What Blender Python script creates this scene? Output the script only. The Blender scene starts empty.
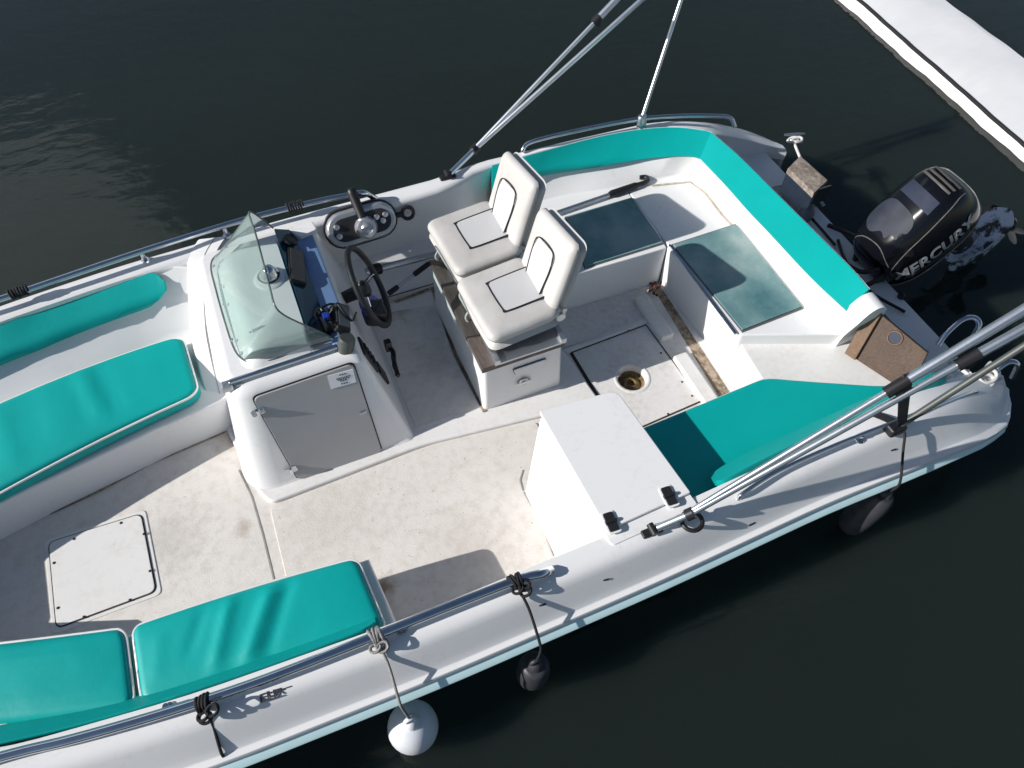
import bpy, bmesh, math, random
from mathutils import Vector, Matrix
from mathutils.bvhtree import BVHTree
random.seed(7)
R = math.radians
S = 0.65                      # design units -> metres
FPX, PITCH, CH, YAW = 740.0, R(55.5), 4.6, R(22.6)
scn = bpy.context.scene
# ------------------------------------------------------------------ camera
cam = bpy.data.cameras.new('camera'); camo = bpy.data.objects.new('camera', cam)
scn.collection.objects.link(camo); scn.camera = camo
cam.sensor_width = 36.0; cam.lens = FPX / 1024.0 * 36.0
cam.clip_start = 0.05; cam.clip_end = 5000
camo.location = (0, 0, CH * S)
camo.rotation_euler = (R(90) - PITCH, 0, -YAW)
# ------------------------------------------------------------------ light
SUN_EL, SUN_AZ = R(29.5), (-0.995, 0.087)       # from the bow, slightly to starboard
w = bpy.data.worlds.new('World'); scn.world = w; w.use_nodes = True
nt = w.node_tree; nt.nodes.clear()
o_ = nt.nodes.new('ShaderNodeOutputWorld'); bg = nt.nodes.new('ShaderNodeBackground')
sky = nt.nodes.new('ShaderNodeTexSky'); sky.sky_type = 'NISHITA'; sky.sun_disc = False
sky.sun_elevation = SUN_EL; sky.sun_rotation = math.atan2(SUN_AZ[0], SUN_AZ[1])
sky.air_density = 1.0; sky.dust_density = 0.6; sky.ozone_density = 1.2
tc = nt.nodes.new('ShaderNodeTexCoord')
cn = nt.nodes.new('ShaderNodeTexNoise'); cn.inputs['Scale'].default_value = 3.2; cn.inputs['Detail'].default_value = 6
cdot = nt.nodes.new('ShaderNodeVectorMath'); cdot.operation = 'DOT_PRODUCT'
cv = Vector((-0.27, 0.725, 0.633)).normalized(); cdot.inputs[1].default_value = cv
m1 = nt.nodes.new('ShaderNodeMapRange'); m1.inputs[1].default_value = .976; m1.inputs[2].default_value = .998
m2 = nt.nodes.new('ShaderNodeMath'); m2.operation = 'ADD'
m3 = nt.nodes.new('ShaderNodeMapRange'); m3.inputs[1].default_value = .90; m3.inputs[2].default_value = 1.15
mx = nt.nodes.new('ShaderNodeMixRGB'); mx.inputs[2].default_value = (9.5, 10.4, 11.2, 1)
L = nt.links.new
L(tc.outputs['Generated'], cn.inputs['Vector']); L(tc.outputs['Generated'], cdot.inputs[0])
L(cdot.outputs['Value'], m1.inputs[0]); L(m1.outputs[0], m2.inputs[0]); L(cn.outputs['Fac'], m2.inputs[1])
L(m2.outputs[0], m3.inputs[0]); L(m3.outputs[0], mx.inputs[0]); L(sky.outputs[0], mx.inputs[1])
L(mx.outputs[0], bg.inputs[0]); L(bg.outputs[0], o_.inputs[0])
bg.inputs[1].default_value = 0.06
sl = bpy.data.lights.new('sun', 'SUN'); sl.energy = 4.8; sl.angle = R(0.5); sl.color = (1, .965, .92)
so = bpy.data.objects.new('sun', sl); scn.collection.objects.link(so)
sd = Vector((SUN_AZ[0] * math.cos(SUN_EL), SUN_AZ[1] * math.cos(SUN_EL), math.sin(SUN_EL)))
so.rotation_euler = sd.to_track_quat('Z', 'Y').to_euler(); so.location = (-3, 0, 5)
vs = scn.view_settings; vs.view_transform = 'Standard'; vs.look = 'None'; vs.gamma = 1; vs.use_curve_mapping = False
vs.exposure = 0.24
# ------------------------------------------------------------------ geometry helpers (design units)
def V(*a): return Vector(a)
def P(px, py, z, k=0.0, x0=0.0):
    """point where the photo's ray meets the plane Z = z + k*(X - x0)"""
    x = (px - 512) / FPX; y = -(py - 384) / FPX
    d0, d1, d2 = x, math.cos(PITCH) + y * math.sin(PITCH), -math.sin(PITCH) + y * math.cos(PITCH)
    X = d0 * math.cos(YAW) + d1 * math.sin(YAW); Y = -d0 * math.sin(YAW) + d1 * math.cos(YAW)
    t = (z - k * x0 - CH) / (d2 - k * X)
    return Vector((X * t, Y * t, CH + d2 * t))
def hit(px, py, p0, n):
    a = P(px, py, 0); o = V(0, 0, CH); d = a - o
    return o + d * ((Vector(p0) - o).dot(n) / d.dot(n))
def lerp(a, b, t): return a + (b - a) * t
def interp(xs, ys, x):
    if x <= xs[0]: return ys[0]
    for i in range(len(xs) - 1):
        if x <= xs[i + 1]: return lerp(ys[i], ys[i + 1], (x - xs[i]) / (xs[i + 1] - xs[i]))
    return ys[-1]
def smoothcurve(pts, n=8, closed=False):
    """Catmull-Rom resample"""
    pts = [Vector(p) for p in pts]; out = []; m = len(pts)
    for i in range(m if closed else m - 1):
        p0 = pts[(i - 1) % m] if closed or i > 0 else pts[0] * 2 - pts[1]
        p1 = pts[i]; p2 = pts[(i + 1) % m]
        p3 = pts[(i + 2) % m] if closed or i + 2 < m else pts[-1] * 2 - pts[-2]
        for j in range(n):
            t = j / n
            out.append(.5 * ((2 * p1) + (p2 - p0) * t + (2 * p0 - 5 * p1 + 4 * p2 - p3) * t * t + (3 * p1 - p0 - 3 * p2 + p3) * t ** 3))
    if not closed: out.append(pts[-1])
    return out
def resample(pts, n):
    pts = [Vector(p) for p in pts]; d = [0]
    for a, b in zip(pts, pts[1:]): d.append(d[-1] + (b - a).length)
    out = []
    for i in range(n):
        s = d[-1] * i / (n - 1)
        for j in range(len(pts) - 1):
            if s <= d[j + 1] + 1e-9:
                out.append(pts[j].lerp(pts[j + 1], (s - d[j]) / max(1e-9, d[j + 1] - d[j]))); break
    return out
def roundpoly(pts, r, n=5):
    """fillet a closed polygon; r may be a list"""
    pts = [Vector(p) for p in pts]; m = len(pts); out = []
    for i in range(m):
        rr = r[i] if isinstance(r, (list, tuple)) else r
        a, b, c = pts[i - 1], pts[i], pts[(i + 1) % m]
        u = (a - b); v = (c - b); lu = u.length; lv = v.length; u.normalize(); v.normalize()
        t = min(rr, lu * .48, lv * .48)
        if t < 1e-5: out.append(b); continue
        for j in range(n + 1):
            s = j / n; out.append((b + u * t) * (1 - s) ** 2 + b * 2 * s * (1 - s) + (b + v * t) * s ** 2)
    return out
def BM(): return bmesh.new()
def add_rings(bm, rings, closed=True, cap0=False, cap1=False):
    vr = [[bm.verts.new(p) for p in r] for r in rings]
    n = len(vr[0])
    for a, b in zip(vr, vr[1:]):
        for i in range(n if closed else n - 1):
            j = (i + 1) % n
            try: bm.faces.new((a[i], a[j], b[j], b[i]))
            except ValueError: pass
    if cap0: bm.faces.new(vr[0][::-1])
    if cap1: bm.faces.new(vr[-1])
    return vr
def add_tube(bm, pts, r, seg=8, closed=False, rr=None):
    pts = [Vector(p) for p in pts]; rings = []; n = len(pts); up = V(0, 0, 1); prev = None
    for i, p in enumerate(pts):
        if closed: t = pts[(i + 1) % n] - pts[i - 1]
        else: t = pts[min(i + 1, n - 1)] - pts[max(i - 1, 0)]
        t.normalize()
        if prev is None:
            a = t.cross(up)
            if a.length < .05: a = t.cross(V(1, 0, 0))
        else: a = prev - t * prev.dot(t)
        a.normalize(); prev = a; b = t.cross(a)
        q = rr[i] if rr else r
        rings.append([p + (a * math.cos(2 * math.pi * k / seg) + b * math.sin(2 * math.pi * k / seg)) * q for k in range(seg)])
    if closed: rings.append(rings[0]); add_rings(bm, rings)
    else: add_rings(bm, rings, True, True, True)
def add_prism(bm, outline, h, bev=0.0, n=2, axis=None):
    """outline: 3D points (any plane); extruded along axis (default +Z) by h, top edge rounded by bev"""
    outline = [Vector(p) for p in outline]; ax = (axis or V(0, 0, 1)).normalized()
    c = sum(outline, Vector()) / len(outline)
    def inset(d):
        m = len(outline); res = []
        for i in range(m):
            e1 = (outline[i] - outline[i - 1]); e2 = (outline[(i + 1) % m] - outline[i])
            if e1.length < 1e-6: e1 = e2
            if e2.length < 1e-6: e2 = e1
            n1 = ax.cross(e1.normalized()); n2 = ax.cross(e2.normalized()); nn = n1 + n2
            if nn.length < 1e-6: nn = n1
            nn.normalize(); s = 1 / max(.35, nn.dot(n1)); res.append(outline[i] + nn * (d * s * sgn))
        return res
    area = Vector()
    for i in range(len(outline)): area += (outline[i - 1] - c).cross(outline[i] - c)
    sgn = 1 if area.dot(ax) > 0 else -1
    rings = [outline]
    if bev > 0:
        for j in range(n + 1):
            a = j / n * math.pi / 2
            rings.append([p + ax * (h - bev + bev * math.sin(a)) for p in inset(bev * (1 - math.cos(a)))])
    else: rings.append([p + ax * h for p in outline])
    add_rings(bm, rings, True, True, True)
def rect(x0, x1, y0, y1, z): return [V(x0, y0, z), V(x1, y0, z), V(x1, y1, z), V(x0, y1, z)]
def add_box(bm, c, sx, sy, sz, M=None, bev=0.0):
    r = roundpoly([V(-sx / 2, -sy / 2, 0), V(sx / 2, -sy / 2, 0), V(sx / 2, sy / 2, 0), V(-sx / 2, sy / 2, 0)], bev, 3) if bev else \
        [V(-sx / 2, -sy / 2, 0), V(sx / 2, -sy / 2, 0), V(sx / 2, sy / 2, 0), V(-sx / 2, sy / 2, 0)]
    b2 = BM(); add_prism(b2, [p + V(0, 0, -sz / 2) for p in r], sz, min(bev, sz * .4))
    T = Matrix.Translation(Vector(c)) @ (M.to_4x4() if M else Matrix.Identity(4))
    b2.transform(T); me = bpy.data.meshes.new('t'); b2.to_mesh(me); b2.free(); bm.from_mesh(me); bpy.data.meshes.remove(me)
def add_lathe(bm, prof, c, axis=V(0, 0, 1), seg=24, cap=True):
    """prof: (radius, height) list"""
    q = axis.normalized().to_track_quat('Z', 'Y'); c = Vector(c)
    rings = [[c + q @ V(r * math.cos(2 * math.pi * k / seg), r * math.sin(2 * math.pi * k / seg), h) for k in range(seg)] for r, h in prof]
    add_rings(bm, rings, True, cap and prof[0][0] > 1e-4, cap and prof[-1][0] > 1e-4)
def basis(xa, ya):
    x = xa.normalized(); z = x.cross(ya).normalized(); y = z.cross(x)
    return Matrix((x, y, z)).transposed()
# ------------------------------------------------------------------ object helpers
def lift(z):
    t = max(0, min(1, (z - .39) / .11)); return z + .11 * t * t * (3 - 2 * t)
def raised(bm):
    for v in bm.verts:
        z = lift(v.co.z); k = (CH - z) / (CH - v.co.z); v.co = Vector((v.co.x * k, v.co.y * k, z))
    return bm
WL = {}                                    # world location (design units) of each object
def mk(name, bm, mat, parent=None, smooth=35, label=None, merge=True):
    if merge: bmesh.ops.remove_doubles(bm, verts=bm.verts, dist=1e-5)
    bmesh.ops.recalc_face_normals(bm, faces=bm.faces)
    xs = [v.co for v in bm.verts]
    c = Vector([(min(p[i] for p in xs) + max(p[i] for p in xs)) / 2 for i in range(3)])
    c.z = min(p.z for p in xs)
    for v in bm.verts: v.co = (v.co - c) * S
    me = bpy.data.meshes.new(name); bm.to_mesh(me); bm.free()
    if smooth:
        for p in me.polygons: p.use_smooth = True
        me.set_sharp_from_angle(angle=R(smooth))
    me.materials.append(mat)
    o = bpy.data.objects.new(name, me); scn.collection.objects.link(o)
    if smooth:
        wm = o.modifiers.new('face weighted normals', 'WEIGHTED_NORMAL'); wm.keep_sharp = True
    base = Vector()
    if parent: o.parent = parent; base = WL[parent.name]
    o.location = (c - base) * S; WL[o.name] = c
    if label: o['label'] = label
    return o
def thing(name, loc, label, cat, group=None):
    o = bpy.data.objects.new(name, None); scn.collection.objects.link(o)
    o.empty_display_size = .05; o.location = Vector(loc) * S; WL[o.name] = Vector(loc)
    return tag(o, label, cat, group)
def tag(o, label, cat, group=None):
    o['label'] = label; o['category'] = cat
    if group: o['group'] = group
    return o
def dup(o, delta=None, parent=None):
    c = o.copy(); scn.collection.objects.link(c); c.parent = parent
    if delta is not None: c.location = o.location + Vector(delta) * S
    WL[c.name] = WL[o.name] + (Vector(delta) if delta is not None else Vector())
    for ch in o.children: dup(ch, None, c)
    return c
# ------------------------------------------------------------------ materials
def newmat(name):
    m = bpy.data.materials.new(name); m.use_nodes = True
    t = m.node_tree; b = t.nodes['Principled BSDF']; return m, t, b
def tex(t, kind, scale, detail=5, rough=.55, coord='Object', sc=None):
    n = t.nodes.new('ShaderNodeTex' + kind); n.inputs['Scale'].default_value = scale
    if kind == 'Noise': n.inputs['Detail'].default_value = detail; n.inputs['Roughness'].default_value = rough
    c = t.nodes.new('ShaderNodeTexCoord'); g = t.nodes.new('ShaderNodeNewGeometry')
    src = g.outputs['Position'] if coord == 'Pos' else c.outputs[coord]
    if sc:
        mp = t.nodes.new('ShaderNodeMapping'); mp.inputs['Scale'].default_value = sc
        t.links.new(src, mp.inputs['Vector']); src = mp.outputs['Vector']
    t.links.new(src, n.inputs['Vector']); return n
def ramp(t, src, stops):
    r = t.nodes.new('ShaderNodeValToRGB'); e = r.color_ramp.elements
    e[0].position, e[0].color = stops[0][0], (*stops[0][1], 1); e[1].position, e[1].color = stops[-1][0], (*stops[-1][1], 1)
    for p, c in stops[1:-1]: k = e.new(p); k.color = (*c, 1)
    t.links.new(src, r.inputs[0]); return r
def mixc(t, fac, a, b, mode='MIX'):
    m = t.nodes.new('ShaderNodeMixRGB'); m.blend_type = mode
    for i, s in ((0, fac), (1, a), (2, b)):
        if hasattr(s, 'links') or hasattr(s, 'is_linked'): t.links.new(s, m.inputs[i])
        elif isinstance(s, (int, float)): m.inputs[i].default_value = s
        else: m.inputs[i].default_value = (*s, 1)
    return m
def bump(t, b, h, strength=.2, dist=.005):
    n = t.nodes.new('ShaderNodeBump'); n.inputs['Strength'].default_value = strength; n.inputs['Distance'].default_value = dist
    t.links.new(h, n.inputs['Height']); t.links.new(n.outputs[0], b.inputs['Normal']); return n
def plain(name, col, rough=.4, metal=0, coat=0, var=.12, scale=9, bumpk=0, bscale=200, spec=None):
    m, t, b = newmat(name)
    n = tex(t, 'Noise', scale, 6, .6, 'Pos')
    r = ramp(t, n.outputs['Fac'], [(.3, tuple(c * (1 - var) for c in col)), (.7, tuple(min(1, c * (1 + var * .4)) for c in col))])
    t.links.new(r.outputs[0], b.inputs['Base Color'])
    b.inputs['Roughness'].default_value = rough; b.inputs['Metallic'].default_value = metal; b.inputs['Coat Weight'].default_value = coat
    if spec is not None: b.inputs['Specular IOR Level'].default_value = spec
    if bumpk:
        n2 = tex(t, 'Noise', bscale, 3, .5, 'Pos'); bump(t, b, n2.outputs['Fac'], bumpk, .003)
    return m
def gel(name, col, dirt, stain=(.42, .33, .22), rough=.28, lo=.62, hi=.8, spk=True):
    """gelcoat: near white, faint grime clouds and small rust specks"""
    m, t, b = newmat(name)
    n1 = tex(t, 'Noise', 4.5, 8, .65, 'Pos'); n2 = tex(t, 'Noise', 38, 5, .6, 'Pos')
    mm = t.nodes.new('ShaderNodeMath'); mm.operation = 'MULTIPLY'
    t.links.new(n1.outputs['Fac'], mm.inputs[0]); t.links.new(n2.outputs['Fac'], mm.inputs[1])
    f = t.nodes.new('ShaderNodeMapRange'); f.inputs[1].default_value = lo * .5; f.inputs[2].default_value = hi * .5; f.inputs[4].default_value = dirt
    t.links.new(mm.outputs[0], f.inputs[0])
    c = mixc(t, f.outputs[0], col, stain)
    out = c.outputs[0]
    if spk:
        v = tex(t, 'Noise', 70, 2, .5, 'Pos')
        r = ramp(t, v.outputs['Fac'], [(.735, (0, 0, 0)), (.775, (1, 1, 1))])
        mk_ = t.nodes.new('ShaderNodeMath'); mk_.operation = 'MULTIPLY'; mk_.inputs[1].default_value = min(1, dirt * 1.6)
        t.links.new(r.outputs[0], mk_.inputs[0])
        out = mixc(t, mk_.outputs[0], out, (.16, .11, .07)).outputs[0]
    t.links.new(out, b.inputs['Base Color']); b.inputs['Roughness'].default_value = rough
    rr = t.nodes.new('ShaderNodeMapRange'); rr.inputs[3].default_value = rough * .8; rr.inputs[4].default_value = rough * 1.4
    t.links.new(n2.outputs['Fac'], rr.inputs[0]); t.links.new(rr.outputs[0], b.inputs['Roughness'])
    return m
M = {}
def scuffed(m):
    t = m.node_tree; b = t.nodes['Principled BSDF']; src = b.inputs['Base Color'].links[0].from_socket
    n = tex(t, 'Noise', 7, 9, .75, 'Pos', (.35, 3.5, 3.5)); r = ramp(t, n.outputs['Fac'], [(.60, (0, 0, 0)), (.74, (.2, .2, .2))])
    c = mixc(t, r.outputs[0], src, (.46, .45, .44)); t.links.new(c.outputs[0], b.inputs['Base Color']); return m
M['gel'] = gel('white_gelcoat', (.78, .78, .78), .10)
scuffed(M['gel'])
M['hullblue'] = plain('pale_aqua_hull_paint', (.62, .84, .86), .3, var=.06)
def nonskid():
    m, t, b = newmat('nonskid_floor')
    n1 = tex(t, 'Noise', 3.0, 9, .7, 'Pos'); n2 = tex(t, 'Noise', 22, 6, .65, 'Pos'); n3 = tex(t, 'Noise', 90, 2, .5, 'Pos')
    r1 = ramp(t, n1.outputs['Fac'], [(.24, (.61, .57, .525)), (.42, (.685, .65, .61)), (.60, (.71, .675, .635)), (.8, (.66, .62, .575))])
    r2 = ramp(t, n2.outputs['Fac'], [(.34, (.90, .885, .865)), (.55, (1, 1, 1))])
    c = mixc(t, 1.0, r1.outputs[0], r2.outputs[0], 'MULTIPLY')
    r3 = ramp(t, n3.outputs['Fac'], [(.70, (0, 0, 0)), (.76, (.75, .75, .75))])
    c2 = mixc(t, r3.outputs[0], c.outputs[0], (.20, .15, .11))
    src = c2.outputs[0]; g = t.nodes.new('ShaderNodeNewGeometry')
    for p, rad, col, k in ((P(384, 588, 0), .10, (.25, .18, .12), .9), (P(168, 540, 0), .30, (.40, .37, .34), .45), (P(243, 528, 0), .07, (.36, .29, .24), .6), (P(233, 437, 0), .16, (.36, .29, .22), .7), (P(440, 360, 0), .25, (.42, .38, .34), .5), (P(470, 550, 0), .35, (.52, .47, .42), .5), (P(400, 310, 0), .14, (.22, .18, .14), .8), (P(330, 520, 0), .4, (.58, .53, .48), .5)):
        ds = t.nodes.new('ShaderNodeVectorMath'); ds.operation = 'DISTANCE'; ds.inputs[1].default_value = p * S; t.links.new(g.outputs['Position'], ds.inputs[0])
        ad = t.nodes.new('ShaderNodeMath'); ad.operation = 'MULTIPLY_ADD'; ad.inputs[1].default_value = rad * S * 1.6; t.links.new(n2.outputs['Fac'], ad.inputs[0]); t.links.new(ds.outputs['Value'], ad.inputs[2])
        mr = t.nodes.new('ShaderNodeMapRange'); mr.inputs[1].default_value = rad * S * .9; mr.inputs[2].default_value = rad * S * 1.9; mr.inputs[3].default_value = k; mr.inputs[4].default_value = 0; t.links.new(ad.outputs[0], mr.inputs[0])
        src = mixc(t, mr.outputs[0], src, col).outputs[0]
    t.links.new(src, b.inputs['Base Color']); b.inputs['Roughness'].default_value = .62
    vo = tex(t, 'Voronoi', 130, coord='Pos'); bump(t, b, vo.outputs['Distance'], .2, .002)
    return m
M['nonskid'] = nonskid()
M['sole'] = gel('worn_white_sole', (.72, .705, .69), .4, (.40, .32, .24), .45, .42, .85)
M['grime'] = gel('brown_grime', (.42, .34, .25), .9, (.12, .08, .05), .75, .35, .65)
M['ledge'] = gel('ledge_white', (.74, .73, .715), .22, (.42, .34, .25), .4, .45, .85)
def teal():
    m, t, b = newmat('teal_vinyl')
    n = tex(t, 'Noise', 2.2, 5, .55, 'Pos'); n2 = tex(t, 'Noise', 420, 3, .6, 'Pos'); n3 = tex(t, 'Noise', 9, 4, .5, 'Pos')
    r = ramp(t, n.outputs['Fac'], [(.3, (.0005, .335, .315)), (.7, (.001, .375, .355))])
    t.links.new(r.outputs[0], b.inputs['Base Color']); b.inputs['Roughness'].default_value = .46; b.inputs['Specular IOR Level'].default_value = .28
    a = t.nodes.new('ShaderNodeMath'); a.operation = 'MULTIPLY_ADD'; a.inputs[1].default_value = 9.0
    t.links.new(n3.outputs['Fac'], a.inputs[0]); t.links.new(n2.outputs['Fac'], a.inputs[2])
    bump(t, b, a.outputs[0], .14, .002); return m
M['teal'] = teal()
M['pipe'] = plain('white_piping', (.78, .78, .77), .45, var=.05)
def wv():
    m, t, b = newmat('white_seat_vinyl')
    n = tex(t, 'Noise', 5, 6, .6, 'Pos'); n2 = tex(t, 'Noise', 350, 3, .6, 'Pos'); n3 = tex(t, 'Noise', 14, 3, .5, 'Pos')
    r = ramp(t, n.outputs['Fac'], [(.3, (.455, .44, .42)), (.6, (.535, .522, .505))]); t.links.new(r.outputs[0], b.inputs['Base Color'])
    b.inputs['Roughness'].default_value = .48
    a = t.nodes.new('ShaderNodeMath'); a.operation = 'MULTIPLY_ADD'; a.inputs[1].default_value = 6.0
    t.links.new(n3.outputs['Fac'], a.inputs[0]); t.links.new(n2.outputs['Fac'], a.inputs[2])
    bump(t, b, a.outputs[0], .16, .003); return m
M['wvinyl'] = wv()
M['greyvinyl'] = plain('perforated_grey_vinyl', (.56, .56, .565), .55, var=.05, bumpk=.3, bscale=600)
M['steel'] = plain('stainless_steel', (.66, .68, .72), .08, 1, var=.1, scale=20)
M['alu'] = plain('aluminium_tube', (.86, .88, .90), .33, 1, var=.12, scale=14, bumpk=.05, bscale=90)
M['alusat'] = plain('satin_aluminium', (.60, .62, .65), .42, 1, var=.15, scale=12)
M['darkalu'] = plain('dark_anodised_tube', (.085, .095, .09), .5, .35, var=.2)
M['black'] = plain('black_plastic', (.018, .018, .020), .42, var=.3, spec=.4)
M['gloss'] = plain('glossy_black_cowl', (.004, .0045, .007), .16, 0, .1, var=.4, scale=5, spec=.35)
M['fend'] = plain('black_fender_vinyl', (.045, .046, .055), .5, var=.4, scale=16, bumpk=.1, bscale=60)
M['rubber'] = plain('black_rubber', (.022, .022, .026), .6, var=.4, scale=16, bumpk=.1, bscale=60)
M['brope'] = plain('black_rope', (.012, .012, .014), .85, var=.3, bumpk=.6, bscale=300)
M['wrope'] = plain('white_rope', (.68, .67, .64), .85, var=.2, scale=40, bumpk=.6, bscale=300)
M['grope'] = plain('grey_cord', (.30, .29, .28), .85, var=.4, scale=60, bumpk=.6, bscale=300)
M['silver'] = plain('silver_paint', (.50, .51, .53), .32, .6, var=.1)
M['greydoor'] = plain('grey_plastic_door', (.36, .365, .375), .5, var=.06, scale=6)
M['navyacr'] = plain('dark_teal_acrylic', (.004, .045, .075), .16, 0, .3, var=.3)
M['dash_skytint'] = plain('sky_tinted_dash_shelf', (.20, .30, .52), .4, var=.08)  # blue of the reflected sky put into the base colour of the shaded shelf
M['screenbrown'] = plain('display_cover', (.13, .095, .075), .35, var=.15)
M['blue'] = plain('blue_plastic', (.02, .05, .42), .4, var=.2)
M['white'] = plain('white_paint', (.80, .80, .80), .4, var=.04)
M['sticker'] = plain('white_sticker', (.74, .75, .78), .5, var=.04)
M['ink'] = plain('dark_ink', (.03, .03, .045), .6, var=.2)
M['decal'] = plain('silver_decal', (.42, .44, .47), .35, .3, var=.12)
M['buoy'] = plain('white_fender_vinyl', (.72, .74, .78), .42, var=.1, scale=9)
M['gap'] = plain('dark_gap', (.03, .026, .022), .9, var=.4, scale=30)
M['seam_shade'] = plain('grey_seam_and_shade_line', (.34, .32, .30), .8, var=.3, scale=30)  # real seams, plus the painted shading line on the flange
def wood(name, a, b_, rough=.6, sc=(3, 26, 26)):
    m, t, b = newmat(name); n = tex(t, 'Noise', 4, 8, .65, 'Object', sc); n2 = tex(t, 'Noise', 9, 5, .6, 'Pos')
    r = ramp(t, n.outputs['Fac'], [(.3, a), (.7, b_)]); r2 = ramp(t, n2.outputs['Fac'], [(.35, (.72, .7, .68)), (.6, (1, 1, 1))])
    c = mixc(t, 1, r.outputs[0], r2.outputs[0], 'MULTIPLY'); t.links.new(c.outputs[0], b.inputs['Base Color'])
    b.inputs['Roughness'].default_value = rough; bump(t, b, n.outputs['Fac'], .25, .003); return m
M['ply'] = wood('weathered_plywood', (.050, .027, .017), (.105, .060, .037))
M['plyedge'] = wood('pale_wood', (.12, .066, .036), (.21, .125, .07))
M['teak'] = wood('dark_teak', (.07, .055, .048), (.15, .12, .105), .6, (26, 3, 26))
M['greywood'] = wood('greyed_wood', (.13, .10, .08), (.46, .40, .34), .75, (9, 9, 9))
def hatchglass():
    m, t, b = newmat('dusty_teal_acrylic')
    n = tex(t, 'Noise', 3.2, 7, .6, 'Pos'); n2 = tex(t, 'Noise', 60, 4, .7, 'Pos')
    r = ramp(t, n.outputs['Fac'], [(.30, (.07, .17, .19)), (.48, (.15, .27, .275)), (.66, (.29, .38, .375))])
    r2 = ramp(t, n2.outputs['Fac'], [(.62, (0, 0, 0)), (.75, (.3, .3, .3))])
    c = mixc(t, r2.outputs[0], r.outputs[0], (.5, .55, .55)); t.links.new(c.outputs[0], b.inputs['Base Color'])
    b.inputs['Roughness'].default_value = .22; return m
M['hatch'] = hatchglass()
def screen():
    m, t, b = newmat('tinted_acrylic_windscreen'); o = t.nodes['Material Output']
    tr = t.nodes.new('ShaderNodeBsdfTransparent'); tr.inputs[0].default_value = (.71, .81, .785, 1)
    df = t.nodes.new('ShaderNodeBsdfDiffuse'); df.inputs[0].default_value = (.42, .52, .50, 1)
    gl = t.nodes.new('ShaderNodeBsdfGlossy'); gl.inputs['Roughness'].default_value = .06
    n = tex(t, 'Noise', 6, 6, .6, 'Pos'); mr = t.nodes.new('ShaderNodeMapRange'); mr.inputs[3].default_value = .14; mr.inputs[4].default_value = .34
    t.links.new(n.outputs['Fac'], mr.inputs[0])
    x1 = t.nodes.new('ShaderNodeMixShader'); t.links.new(mr.outputs[0], x1.inputs[0]); t.links.new(tr.outputs[0], x1.inputs[1]); t.links.new(df.outputs[0], x1.inputs[2])
    fr = t.nodes.new('ShaderNodeFresnel'); fr.inputs[0].default_value = 1.45
    x2 = t.nodes.new('ShaderNodeMixShader'); t.links.new(fr.outputs[0], x2.inputs[0]); t.links.new(x1.outputs[0], x2.inputs[1]); t.links.new(gl.outputs[0], x2.inputs[2])
    t.links.new(x2.outputs[0], o.inputs[0]); return m
M['screen'] = screen()
def water():
    m, t, b = newmat('dark_harbour_water')
    n0 = tex(t, 'Noise', .35, 4, .5, 'Pos')
    r = ramp(t, n0.outputs['Fac'], [(.3, (.0140, .0205, .0175)), (.7, (.0165, .0238, .0203))]); t.links.new(r.outputs[0], b.inputs['Base Color'])
    b.inputs['Roughness'].default_value = .04; b.inputs['IOR'].default_value = 1.33
    b.inputs['Subsurface Weight'].default_value = 1.0; b.inputs['Subsurface Radius'].default_value = (.8, 1.1, 1.0); b.inputs['Subsurface Scale'].default_value = 1.0
    n1 = tex(t, 'Noise', 2.6, 4, .5, 'Pos', (1, 1.9, 1)); n2 = tex(t, 'Noise', 9, 3, .5, 'Pos', (1, 1.7, 1))
    a = t.nodes.new('ShaderNodeMath'); a.operation = 'MULTIPLY_ADD'; a.inputs[1].default_value = .22
    t.links.new(n2.outputs['Fac'], a.inputs[0]); t.links.new(n1.outputs['Fac'], a.inputs[2])
    bump(t, b, a.outputs[0], .14, .05); return m
M['water'] = water()
def tarp():
    m, t, b = newmat('white_tarpaulin')
    n = tex(t, 'Noise', 2.2, 3, .45, 'Pos', (1, 4, 1)); n2 = tex(t, 'Noise', 1.5, 4, .5, 'Pos')
    r = ramp(t, n2.outputs['Fac'], [(.3, (.77, .775, .78)), (.6, (.80, .80, .805))]); t.links.new(r.outputs[0], b.inputs['Base Color'])
    b.inputs['Roughness'].default_value = .6; bump(t, b, n.outputs['Fac'], .35, .03); return m
M['tarp'] = tarp()
def legmat():
    m, t, b = newmat('flaking_white_leg_paint')
    n = tex(t, 'Noise', 11, 5, .6, 'Pos'); r = ramp(t, n.outputs['Fac'], [(.49, (.02, .022, .025)), (.56, (.50, .54, .62))])
    t.links.new(r.outputs[0], b.inputs['Base Color']); b.inputs['Roughness'].default_value = .5; return m
M['leg'] = legmat()
# ------------------------------------------------------------------ water
WZ = -0.35
bm = BM(); add_rings(bm, [[V(-600, -600, WZ), V(900, -600, WZ)], [V(-600, 900, WZ), V(900, 900, WZ)]], False)
wo = mk('water', bm, M['water'], smooth=0); wo['kind'] = 'structure'

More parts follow.
